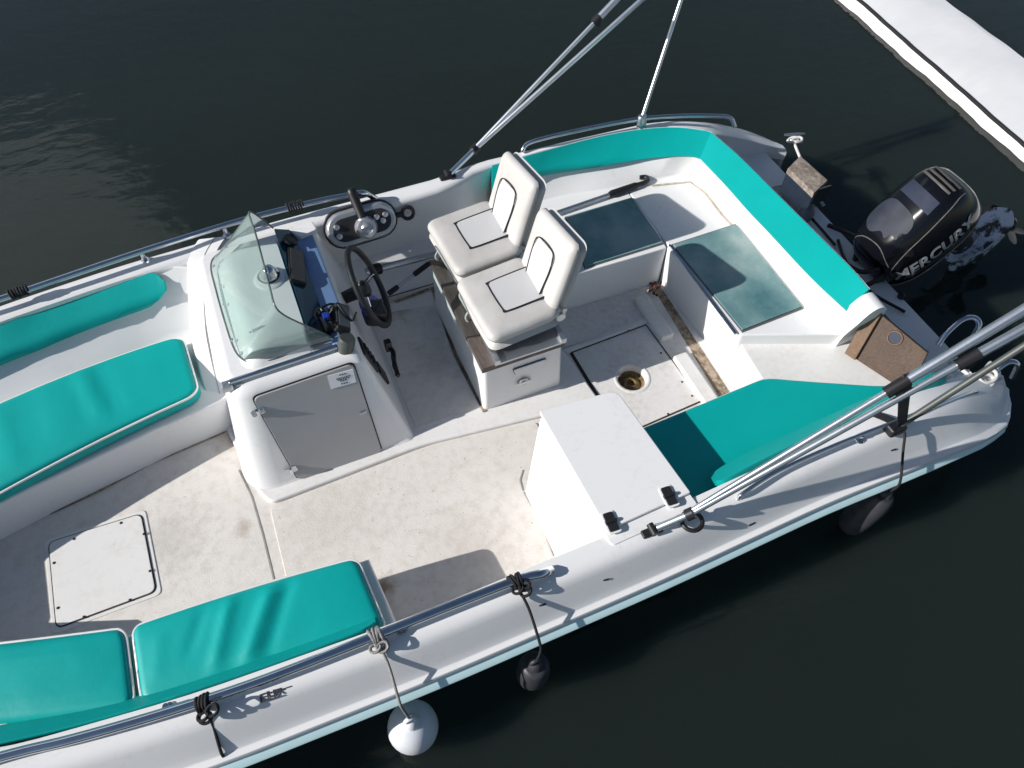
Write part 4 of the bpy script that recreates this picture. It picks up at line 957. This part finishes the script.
bm = BM(); pad(bm, t_up, t_lo, .08, 34, 10, 1, False); raised(bm); c = mk('bolster', bm, M['teal'], None, 60); tag(c, 'sunlit teal backrest bolster along the transom beside the outboard motor', 'backrest cushion', 'teal backrest bolsters')
bm = BM(); U = [V(1.93, 1.395, .56), V(2.3, 1.43, .575), V(2.8, 1.455, .575), V(3.3, 1.48, .57), V(3.68, 1.50, .55), V(3.84, 1.51, .53)]
Lo_ = [V(1.97, 1.52, .43), V(2.3, 1.56, .43), V(2.8, 1.585, .43), V(3.3, 1.61, .43), V(3.68, 1.63, .42), V(3.84, 1.62, .41)]
pad(bm, U, Lo_, .085, 34, 8, -1); c = mk('bolster', bm, M['teal'], None, 60); tag(c, 'teal backrest bolster along the port quarter under the aluminium canopy poles', 'backrest cushion', 'teal backrest bolsters')
bm = BM(); U = [V(-3.3, 1.86, .62), V(-2.8, 1.68, .60), V(-2.1, 1.525, .592), V(-1.5, 1.435, .59), V(-.8, 1.385, .585), V(-.22, 1.372, .575)]
Lo_ = [V(-3.3, 2.04, .41), V(-2.8, 1.86, .41), V(-2.1, 1.69, .41), V(-1.5, 1.55, .43), V(-.8, 1.50, .43), V(-.22, 1.47, .44)]
pad(bm, U, Lo_, .025, 40, 8, -1); c = mk('bolster', bm, M['teal'], None, 60); tag(c, 'thin teal backrest bolster tucked under the port bow rail', 'backrest cushion', 'teal backrest bolsters')

# ================================================================== plywood splash board
b_ = [P(846, 357, PZ + .004), P(884, 384, PZ + .004)]
b_ = [V(3.50, 2.06, PZ + .003), V(3.68, 1.60, PZ + .003)]
tp = [P(873, 306, .62), P(929, 352, .60)]
nb = (b_[1] - b_[0]).cross(tp[0] - b_[0]).normalized()
if nb.x > 0: nb = -nb
tp[1] = hit(929, 352, b_[0], nb)
bm = BM(); add_prism(bm, [b_[0], b_[1], tp[1], tp[0]], .035, .004, 1, nb); pb2 = mk('splash_board', bm, M['ply'], None, 30)
tag(pb2, 'weathered brown plywood board with round hole closing the transom gap', 'board')
bd = (b_[1] - b_[0]).normalized()
bm = BM(); add_prism(bm, [b_[0] + nb * .036, b_[0] + bd * .085 + nb * .036, tp[0] + bd * .085 + nb * .036, tp[0] + nb * .036], .03, .004, 1, nb); mk('edge_stile', bm, M['plyedge'], pb2, 30)
hc = b_[0].lerp(b_[1], .5).lerp(tp[0].lerp(tp[1], .55), .60)
rg_ = nb.cross(bd)
bm = BM(); hc = P(894, 338, .50)
hc = hit(895, 338, b_[0] + nb * .036, nb)
add_rings(bm, [[hc + (bd * math.cos(a) + rg_ * math.sin(a)) * .045 + nb * .002 for a in [2 * math.pi * i / 24 for i in range(24)]]] * 1 + [[hc + (bd * math.cos(a) + rg_ * math.sin(a)) * .001 + nb * .002 for a in [2 * math.pi * i / 24 for i in range(24)]]]); mk('round_hole', bm, plain('hole_view', (.02, .028, .06), .6), pb2, 0)
bm = BM(); add_tube(bm, [hc + (bd * math.cos(a) + rg_ * math.sin(a)) * .047 + nb * .001 for a in [2 * math.pi * i / 24 for i in range(24)]], .007, 6, True); mk('hole_rim', bm, M['plyedge'], pb2, 60)

# ================================================================== boat hooks and poles
def pole(label, a, b, r, grip, hook=False, cat='boat hook'):
    a, b = Vector(a), Vector(b); d = (b - a).normalized()
    bm = BM(); add_tube(bm, [a, b], r, 10); o = mk('boat_hook', bm, M['alusat'], None, 60); tag(o, label, cat)
    for g0, g1 in grip:
        bm = BM(); add_tube(bm, [a.lerp(b, g0), a.lerp(b, lerp(g0, g1, .1)), a.lerp(b, lerp(g0, g1, .9)), a.lerp(b, g1)], r, 10, rr=[r * 1.1, r * 1.7, r * 1.6, r * 1.1]); mk('grip', bm, M['black'], o, 60)
    if hook:
        s = d.cross(V(0, 0, 1)).normalized()
        bm = BM(); add_tube(bm, smoothcurve([b - d * .02, b + d * .05, b + d * .09 - s * .02, b + d * .085 - s * .06, b + d * .04 - s * .075], 5), r * 1.1, 8); mk('hook', bm, M['black'], o, 60)
    return o
pole('silver boat hook with black hooked end lying on the stern bench', P(556, 213, .43), P(640, 184, .43), .018, [(.62, .98)], True)
pole('grey pole with short black end stowed along the starboard cockpit wall behind the wheel', P(366, 272, .36), P(436, 254, .30), .028, [(.04, .22)], False, 'pole')
pole('short silver pole with two black grips leaning beside the steering wheel', P(384, 297, .20), P(431, 262, .26), .013, [(.08, .3), (.62, .98)], False, 'pole')

# ================================================================== outboard motor
TL = R(47); ea = V(math.cos(TL), 0, math.sin(TL)); eu = V(-math.sin(TL), 0, math.cos(TL)); ey = V(0, 1, 0)
EO = V(4.67, 2.76, .345)
def E(a, v_, u): return EO + ea * a + ey * v_ + eu * u
om = thing('outboard_motor', (4.38, 2.74, .05), 'black outboard motor with white lettering tilted up on the stern', 'outboard motor')
def cowl_ring(u, a0, a1, w, e=3.0, n=40, nose=.0):
    out = []; ca = (a0 + a1) / 2; ha = (a1 - a0) / 2
    for i in range(n):
        t = 2 * math.pi * i / n; cx = math.copysign(abs(math.cos(t)) ** (2 / e), math.cos(t)); cy = math.copysign(abs(math.sin(t)) ** (2 / e), math.sin(t))
        ww = w * (1.02 - .07 * max(0, cx) ** 2 - .14 * max(0, -cx) ** 2)
        out.append(E(ca + ha * cx, ww * cy, u + nose * cx))
    return out
cow = [(.00, -.36, .42, .250), (.05, -.40, .47, .285), (.10, -.415, .495, .298), (.24, -.41, .50, .292), (.36, -.375, .485, .262), (.45, -.32, .455, .222), (.50, -.26, .42, .185), (.53, -.18, .37, .140), (.545, -.06, .28, .075)]
bm = BM(); add_rings(bm, [cowl_ring(u, a, b, w, 3.4, 56, .02) for u, a, b, w in cow], True, True, True)
bmesh.ops.triangulate(bm, faces=[f for f in bm.faces if len(f.verts) > 4]); bmesh.ops.recalc_face_normals(bm, faces=bm.faces)
tree = BVHTree.FromBMesh(bm); cw = mk('cowl', bm, M['gloss'], om, 50)
def onto(p, d, off=.004):
    h_, n_, i_, ds_ = tree.ray_cast(p - d * 2, d)
    return h_ + n_ * off if h_ else p
def top_at(a, v_, off=.004): return onto(E(a, v_, .5), -eu, off)
def patch(name, outline, mat, off=.005, rings=5, d='top'):
    """a decal following the cowl, from an outline in (a, v) coordinates"""
    c_ = [sum(k[i] for k in outline) / len(outline) for i in (0, 1)]; bm = BM(); rs = []
    for r_ in range(rings + 1):
        t = max(.01, r_ / rings); rs.append([top_at(lerp(c_[0], a, t), lerp(c_[1], v_, t), off) if d == 'top' else onto(E(lerp(c_[0], a, t), -.3, lerp(c_[1], v_, t)), ey, off) for a, v_ in outline])
    add_rings(bm, rs, True, True); return mk(name, bm, mat, cw, 60)
def seg_outline(pts, n=5):
    out = []
    for i in range(len(pts)):
        for j in range(n): out.append(tuple(lerp(pts[i][k], pts[(i + 1) % len(pts)][k], j / n) for k in (0, 1)))
    return out
u_, a0_, b0_, w0_ = .075, -.4075, .4825, .2915
bm = BM(); add_tube(bm, cowl_ring(u_, a0_ - .004, b0_ + .004, w0_ + .004, 3.4, 56, .02), .006, 6, True); mk('cowl_seam', bm, plain('worn_seam_line', (.24, .22, .20), .5), cw, 60)
crease = plain('scuffed_grey', (.13, .125, .12), .5, var=.5, scale=60)
for line in ([(-.38, -.17), (-.30, -.215), (-.10, -.225), (.10, -.222), (.30, -.20), (.43, -.16)], [(-.33, .20), (-.25, .10), (-.22, .0), (-.22, -.10), (-.27, -.20)]):
    pts = [top_at(a.x, a.y, .001) for a in resample(smoothcurve([V(a, v_, 0) for a, v_ in line], 5), 30)]
    bm = BM(); add_tube(bm, pts, .0045, 5); mk('cowl_crease', bm, crease, cw, 60)
faded_glare = plain('faded_coat_glare', (.028, .033, .05), .55, spec=.25, coat=0, var=.35, scale=12)  # peeled clear coat, with its glare put into the lighter grey-blue
patch('faded_glare_patch', [(p_.x, p_.y) for p_ in smoothcurve([V(*q_, 0) for q_ in [(-.17 + .0, .13), (-.10, .19), (.02, .185), (.09, .13), (.10, .03), (.09, -.08), (.05, -.135), (-.02, -.15), (-.05, -.12), (-.10, -.13), (-.10, -.08), (-.15, -.06), (-.13, .0), (-.18, .06)]], 4, True)], faded_glare)
patch('top_decal', seg_outline([(.16, -.15), (.27, -.14), (.27, .14), (.16, .15)]), plain('blue_grey_decal', (.026, .034, .06), .6, var=.25, spec=.15), .006)
for k_ in range(3): patch('rear_vent', seg_outline([(.345 + k_ * .035, -.13), (.362 + k_ * .035, -.13), (.362 + k_ * .035, .14), (.345 + k_ * .035, .14)]), plain('grey_vent', (.085, .08, .072), .5), .008)
bm = BM(); fb = [onto(E(-.4, v_, u), ea, .004) for v_, u in ((-.20, .13), (.04, .13), (.04, .19), (-.20, .19))]; add_prism(bm, fb, .008, .002, 1, -ea); mk('front_badge', bm, M['decal'], cw, 40)
# lettering on the port side, wrapped onto the cowl
def text(body, shear, parent, a0, a1, u0, u1, mat, name='lettering'):
    cu = bpy.data.curves.new('t', 'FONT'); cu.body = body; cu.size = 1; cu.shear = shear; cu.offset = .035; cu.space_character = 1.05; cu.resolution_u = 4
    to = bpy.data.objects.new('t', cu); scn.collection.objects.link(to); bpy.context.view_layer.update()
    me = bpy.data.meshes.new_from_object(to.evaluated_get(bpy.context.evaluated_depsgraph_get())); bpy.data.objects.remove(to)
    bm = BM(); bm.from_mesh(me); bpy.data.meshes.remove(me)
    bmesh.ops.triangulate(bm, faces=bm.faces)
    xs = [v.co.x for v in bm.verts]; ys_ = [v.co.y for v in bm.verts]; x0, x1, y0, y1 = min(xs), max(xs), min(ys_), max(ys_)
    for v in bm.verts: v.co = onto(E(lerp(a0, a1, (v.co.x - x0) / (x1 - x0)), -.3, lerp(u0, u1, (v.co.y - y0) / (y1 - y0))), ey, .006)
    return mk(name, bm, mat, parent, 0, merge=False)
text('MERCURY', .25, cw, -.30, .375, .18, .295, M['decal'])
for k_ in range(2): patch('stripe_decal', seg_outline([(-.26, .155 - k_ * .022), (.30, .155 - k_ * .022), (.30, .162 - k_ * .022), (-.26, .162 - k_ * .022)], 8), crease, .005, 2, 'side')
# lower cowl, mid section, leg, plates, propeller
bm = BM(); add_rings(bm, [cowl_ring(u, a, b, w, 3) for u, a, b, w in ((-.22, -.10, .30, .10), (-.12, -.24, .38, .18), (-.02, -.34, .40, .235))], True, True, True); mk('lower_cowl', bm, M['black'], om, 50)
def legring(u, a0, a1, w):
    return [E(.18 + lerp(a0, a1, .5) + (a1 - a0) / 2 * math.cos(t), w * math.sin(t), u) for t in [2 * math.pi * i / 20 for i in range(20)]]
EO2 = EO
bm = BM(); add_rings(bm, [legring(u, a, b, w) for u, a, b, w in ((-.15, -.10, .20, .095), (-.40, -.06, .19, .08), (-.62, -.06, .20, .065), (-.86, -.04, .22, .05))], True, True, True); lg = mk('leg', bm, M['leg'], om, 50)
bm = BM(); add_prism(bm, roundpoly([E(.06, -.03, -.80), E(.23, -.13, -.80), E(.60, -.12, -.80), E(.68, 0, -.80), E(.60, .12, -.80), E(.23, .13, -.80), E(.06, .03, -.80)], .04, 3), .02, .004, 1, eu); mk('cavitation_plate', bm, M['leg'], lg, 40)
bm = BM(); add_lathe(bm, [(0, -.24), (.03, -.22), (.07, -.1), (.08, .05), (.07, .2), (.055, .26), (0, .26)], E(.26, 0, -1.02), ea, 18); add_rings(bm, [legring(u, a, b, w) for u, a, b, w in ((-.84, -.04, .2, .05), (-1.0, -.02, .18, .045), (-1.25, .02, .14, .015))], True, True, True); mk('gearcase', bm, M['leg'], lg, 50)
bm = BM(); add_lathe(bm, [(.05, 0), (.055, .06), (.04, .13), (0, .15)], E(.52, 0, -1.02), ea, 16)
for k_ in range(3):
    a_ = k_ * 2 * math.pi / 3 + .3; r0 = ey * math.cos(a_) + eu * math.sin(a_); t0_ = ea.cross(r0)
    c_ = E(.58, 0, -1.02); rr_ = [[c_ + r0 * r_ + (t0_ * math.cos(tw) + ea * math.sin(tw)) * wv_ * s_ for s_ in (-1, -.5, 0, .5, 1)] for r_, wv_, tw in ((.04, .04, .9), (.10, .085, .75), (.17, .10, .6), (.22, .07, .5), (.24, .02, .45))]
    add_rings(bm, rr_, False)
mk('propeller', bm, M['black'], om, 50)
# clamp bracket on the transom
bm = BM(); 
for v_ in (-.13, .13): add_box(bm, V(4.34, 2.74 + v_, .17), .22, .04, .40, Matrix.Rotation(R(-12), 3, 'Y'), .012)
add_tube(bm, [V(4.27, 2.50, .32), V(4.27, 2.94, .32)], .03, 12); add_box(bm, V(4.40, 2.72, .12), .12, .18, .35, Matrix.Rotation(R(30), 3, 'Y'), .02); mk('clamp_bracket', bm, M['black'], om, 40)
bm = BM(); add_tube(bm, smoothcurve([V(4.30, 2.62, .30), V(4.2, 2.56, .30), V(4.1, 2.56, .25), V(4.05, 2.6, .2)], 5), .02, 8); mk('steering_cable', bm, M['black'], om, 50)

# ================================================================== canopy frame folded aft
KF = .72
cf = thing('canopy_frame', (1.43, 2.94, .6), 'folded aluminium canopy frame with twin poles on both gunwales leaning over the stern', 'canopy frame')
def fk(px, py, k=KF, x0=1.43, z=.60): return P(px, py, z, k, x0)
near_m = P(655, 530, .60); far_m = P(450, 176, .712)
near_c = fk(690, 514); far_c = fk(475, 149)
def ext(a, b, X): return a + (b - a) * ((X - a.x) / (b.x - a.x))
tubes = []
nA = [near_c + V(0, .012, .006), fk(872, 391), ]; nAe = ext(near_c, fk(1024, 311), 4.55)
nB = ext(near_c, fk(1016, 333, .66), 4.45)
fA = ext(far_c, fk(600, 17), 3.2); fB = ext(far_c, fk(628, 12, .66), 3.2)
bm = BM(); add_tube(bm, [near_m + V(0, 0, .02), near_c], .022, 12); mk('pole', bm, M['alu'], cf, 60)
bm = BM(); add_tube(bm, [far_m + V(0, 0, .02), far_c], .022, 12); mk('pole', bm, M['alu'], cf, 60)
jn = fk(893, 380); jf = fk(597, 20)
for a, e_, r in ((near_c + V(0, .01, .008), nAe, .017), (near_c, nB, .020), (far_c + V(0, 0, .008), fA, .017), (far_c, fB, .020)):
    bm = BM(); add_tube(bm, [a, e_], r, 12); mk('pole', bm, M['alu'], cf, 60)
# thicker outer sleeves
for a, e_, t0_ in ((near_c + V(0, .01, .008), nAe, None), (far_c + V(0, 0, .008), fA, None), (near_c, nB, None)):
    jx = {0: jn, 1: jf, 2: fk(968, 357, .66)}[[0, 1, 2][[nAe, fA, nB].index(e_)]]
    tt = (jx.x - a.x) / (e_.x - a.x); bm = BM(); add_tube(bm, [a.lerp(e_, tt), a.lerp(e_, 1)], .027, 14); mk('outer_sleeve', bm, M['alu'], cf, 60)
    bm = BM(); add_tube(bm, [a.lerp(e_, tt - .02), a.lerp(e_, tt + .015)], .034, 10); add_box(bm, a.lerp(e_, tt) + V(0, 0, -.02), .05, .07, .04, None, .012); mk('pole_clamp', bm, M['black'], cf, 50)
# deck fittings
for m_ in (near_m, far_m):
    bm = BM(); add_box(bm, V(m_.x - .02, m_.y, m_.z + .003), .13, .05, .02, None, .01); add_tube(bm, [m_ + V(-.02, -.035, .025), m_ + V(-.02, .035, .025)], .022, 10); add_box(bm, m_ + V(-.01, 0, .02), .05, .03, .05, None, .01); mk('deck_hinge', bm, M['black'], cf, 50)
for c_ in (near_c, far_c):
    bm = BM(); add_tube(bm, [c_.lerp(near_m if c_ is near_c else far_m, .1), c_ + (c_ - (near_m if c_ is near_c else far_m)) * .1], .036, 12); mk('pole_clamp', bm, M['black'], cf, 50)
rc = P(692, 521, .615); bm = BM(); add_tube(bm, [rc + V(.06 * math.cos(a), .06 * math.sin(a), 0) for a in [2 * math.pi * i / 20 for i in range(20)]], .014, 8, True); mk('strap_ring', bm, M['black'], cf, 60)
# rear struts
ns0 = P(899, 426, .62); ns1 = V(3.70, 1.25, 1.25); ns1 = P(1024, 346, 1.25); ns2 = ns0 + (ns1 - ns0) * 1.9
fs0 = P(641, 121, .77); fs1 = P(681, 0, 1.55); fs2 = fs0 + (fs1 - fs0) * 1.12
bm = BM(); add_tube(bm, [ns0, ns2], .022, 10); mk('rear_strut', bm, M['darkalu'], cf, 60)
bm = BM(); add_tube(bm, [fs0, fs2], .017, 10); mk('rear_strut', bm, M['alu'], cf, 60)
bm = BM(); add_lathe(bm, [(0, -.04), (.035, -.03), (.04, .02), (.025, .05), (0, .05)], fs0, seg=14); add_tube(bm, [fs0 + V(.03, 0, .05), fs0 + V(.04, -.01, -.08)], .014, 6); mk('strut_clamp', bm, M['alusat'], cf, 50)
bm = BM(); add_box(bm, ns0 + V(-.02, 0, -.01), .12, .08, .06, None, .02); mk('strut_clamp', bm, M['black'], cf, 50)
# webbing strap tying the poles to the rail
bm = BM(); sp_ = fk(906, 375); s2 = P(901, 425, .63)
wv_ = V(.035, 0, 0)
for pts in ([sp_ + V(0, 0, .02), sp_ + V(0, -.05, -.1), s2.lerp(sp_, .3), s2], [s2, P(880, 416, .60), P(868, 412, .57)]):
    ps = smoothcurve(pts, 5); add_rings(bm, [[p - wv_ for p in ps], [p + wv_ for p in ps], [p + wv_ + V(.002, -.006, .006) for p in ps], [p - wv_ + V(.002, -.006, .006) for p in ps], [p - wv_ for p in ps]], False)
mk('webbing_strap', bm, M['rubber'], cf, 50)

# ================================================================== fenders
def fender(label, rail_pt, lip_px, c, r, h, mat, ropemat, round_=False, group='fenders hanging along the port side', knot=True, ax=V(.05, -.05, 1)):
    f_ = thing('fender', (c.x, c.y, c.z - h / 2), label, 'fender', group)
    prof = []
    for i in range(17):
        a = -math.pi / 2 + math.pi * i / 16
        if round_: rr_ = r * abs(math.cos(a)) ** .75; hh = h / 2 * math.sin(a)
        else: rr_ = r * abs(math.cos(a)) ** .35; hh = h / 2 * math.copysign(abs(math.sin(a)) ** .8, math.sin(a))
        prof.append((max(rr_, .0), hh))
    bm = BM(); add_lathe(bm, prof, c, ax, 28); mk('fender_body', bm, M[mat], f_, 60)
    top = c + ax.normalized() * (h / 2)
    bm = BM(); add_lathe(bm, [(.05, -.015), (.045, .02), (.03, .045), (0, .05)], top, seg=16); add_tube(bm, [top + V(.03 * math.cos(a), 0, .06 + .03 * math.sin(a)) for a in [2 * math.pi * i / 14 for i in range(14)]], .012, 6, True); mk('fender_eye', bm, M[mat], f_, 60)
    lip = P(*lip_px, .40); x_ = lip.x
    pts = [rail_pt, rail_pt + V(0, -.04, -.02), rail_pt.lerp(lip, .5) + V(.01, 0, .02), lip + V(0, -.01, .012), V(lip.x, lip.y - .03, .33), top.lerp(V(lip.x, lip.y - .03, .33), .4), top + V(0, 0, .08)]
    bm = BM(); add_tube(bm, smoothcurve(pts, 6), .0085, 7); mk('rope', bm, M[ropemat], f_, 60)
    if knot:
        bm = BM()
        for k_ in range(4):
            cx = rail_pt + V((k_ - 1.5) * .016, 0, 0); tw_ = random.uniform(-.35, .35)
            add_tube(bm, [cx + V(.034 * tw_ * math.cos(a), random.uniform(.032, .038) * math.cos(a), .035 * math.sin(a)) for a in [2 * math.pi * i / 14 for i in range(14)]], .010, 6, True)
        for k_ in range(3):
            cc_ = rail_pt + V(random.uniform(-.03, .06), random.uniform(-.07, -.035), random.uniform(-.02, .03)); add_tube(bm, [cc_ + V(.03 * math.cos(a), .025 * math.sin(a), .012 * math.sin(a + k_)) for a in [2 * math.pi * i / 14 for i in range(14)]], .009, 6, True)
        mk('knot', bm, M[ropemat], f_, 60)
    return f_
fender('round white fender on a grey cord below the creased teal cushion', P(376, 635, .655), (399, 700), P(413, 727, -.15), .15, .36, 'buoy', 'grope', True)
fender('black fender on black line hanging forward of the pale storage box', P(516, 581, .655), (539, 642), P(533, 671, -.10), .10, .34, 'fend', 'brope')
fender('black fender hanging farthest aft below the canopy strut', P(902, 428, .62), (899, 478), P(865, 511, -.08), .10, .44, 'fend', 'brope', False, 'fenders hanging along the port side', False, V(.30, .02, 1))
fender('fender mostly outside the photo whose black line crosses the port bow deck', P(203, 703, .655), (222, 752), P(250, 800, -.15), .10, .34, 'fend', 'brope')

for (px, py, z, lab) in ((295, 206, lift(.70), 'black cord wound round the starboard rail near the throttle lever'), (19, 292, lift(.70), 'black cord wound round the starboard bow rail above the long bench cushion')):
    p = P(px, py, z); bm = BM(); d = V(1, .12 if px < 100 else .03, 0).normalized(); n_ = V(-d.y, d.x, 0)
    add_tube(bm, [p + d * (.0016 * i - .06) + (n_ * math.cos(i * .55) + V(0, 0, 1) * math.sin(i * .55)) * (.031 + .004 * math.sin(i * .9)) for i in range(75)], .0075, 6)
    o = mk('cord', bm, M['brope'], None, 60); tag(o, lab, 'cord', 'black cords on the starboard rail')
# ================================================================== mooring lines
def rope_obj(label, pts, r, mat, loops=()):
    bm = BM(); add_tube(bm, smoothcurve(pts, 7), r, 7)
    for l in loops: add_tube(bm, l, r, 7, True)
    o = mk('mooring_line', bm, M[mat], None, 60); tag(o, label, 'rope', 'white mooring lines at the stern'); return o
c_ = P(793, 140, .32)
loop = [c_ + V(.05 * math.cos(a), .03 * math.sin(a), .005 * math.sin(2 * a)) for a in [2 * math.pi * i / 16 for i in range(16)]]
rope_obj('white rope hitched to the starboard stern cleat and led down into the stern well', [c_, P(797, 150, .33), P(803, 165, .33), P(808, 180, .31), P(815, 193, .26), P(824, 206, .2)], .013, 'wrope', [loop, [p + V(.02, -.03, .015) for p in loop]])
c_ = P(985, 381, .31)
loop = [c_ + V(.075 * math.cos(a), .045 * math.sin(a), .015 * math.sin(a)) for a in [2 * math.pi * i / 16 for i in range(16)]]
rope_obj('white rope coiled round the port stern cleat beside a chrome handle', [c_, P(975, 380, .31), P(965, 372, .29), P(955, 366, .27), P(940, 355, .22)], .014, 'wrope', [loop, [p + V(.03, .02, .02) for p in loop]])

# ================================================================== white covered pontoon at upper right
pt = thing('covered_pontoon', (7.4, 4.5, WZ), 'white fabric covered pontoon with a black edge line floating beyond the outboard motor', 'pontoon')
bm = BM(); ys = [1.0 + .07 * i for i in range(150)]
def edgew(y): return .45 * (.020 * math.sin(y * 4.1) + .014 * math.sin(y * 9.7 + 1) + .008 * math.sin(y * 23))
def liner(a, b): return lambda y: lerp(a.x, b.x, (y - a.y) / (b.y - a.y))
lE = liner(P(841, 0, -.325), P(1025, 161, -.325)); lC = liner(P(858, 0, -.245), P(1024, 146, -.245)); lR = liner(P(945, 0, -.25), P(1024, 58, -.25))
rows = []
for y in ys:
    xe, xc, xr = lE(y) + edgew(y), lC(y) + edgew(y) * .4, lR(y) + .006 * math.sin(y * 11); wv_ = .012 * math.sin(y * 7 + math.sin(y * 3))
    rows.append([V(xe + .02, y, WZ - .05), V(xe, y, -.325 + wv_ * .2), V(lerp(xe, xc, .4), y, -.285 + wv_ * .4 + .004 * math.sin(y * 13)), V(lerp(xe, xc, .8), y, -.258 + wv_ * .3), V(xc, y, -.248), V(lerp(xc, xr, .25), y, -.235 + .006 * math.sin(y * 4)), V(lerp(xc, xr, .6), y, -.228 + .010 * math.sin(y * 3.1)), V(lerp(xc, xr, .9), y, -.235 - .008 * math.sin(y * 5.3)), V(xr, y, -.25), V(xr + .02, y, WZ - .05)])
add_rings(bm, rows, False); mk('fabric_cover', bm, M['tarp'], pt, 60)
bm = BM(); add_tube(bm, [V(lC(y) + edgew(y) * .4, y, -.238) for y in ys], .02, 8); mk('edge_cord', bm, M['brope'], pt, 60)
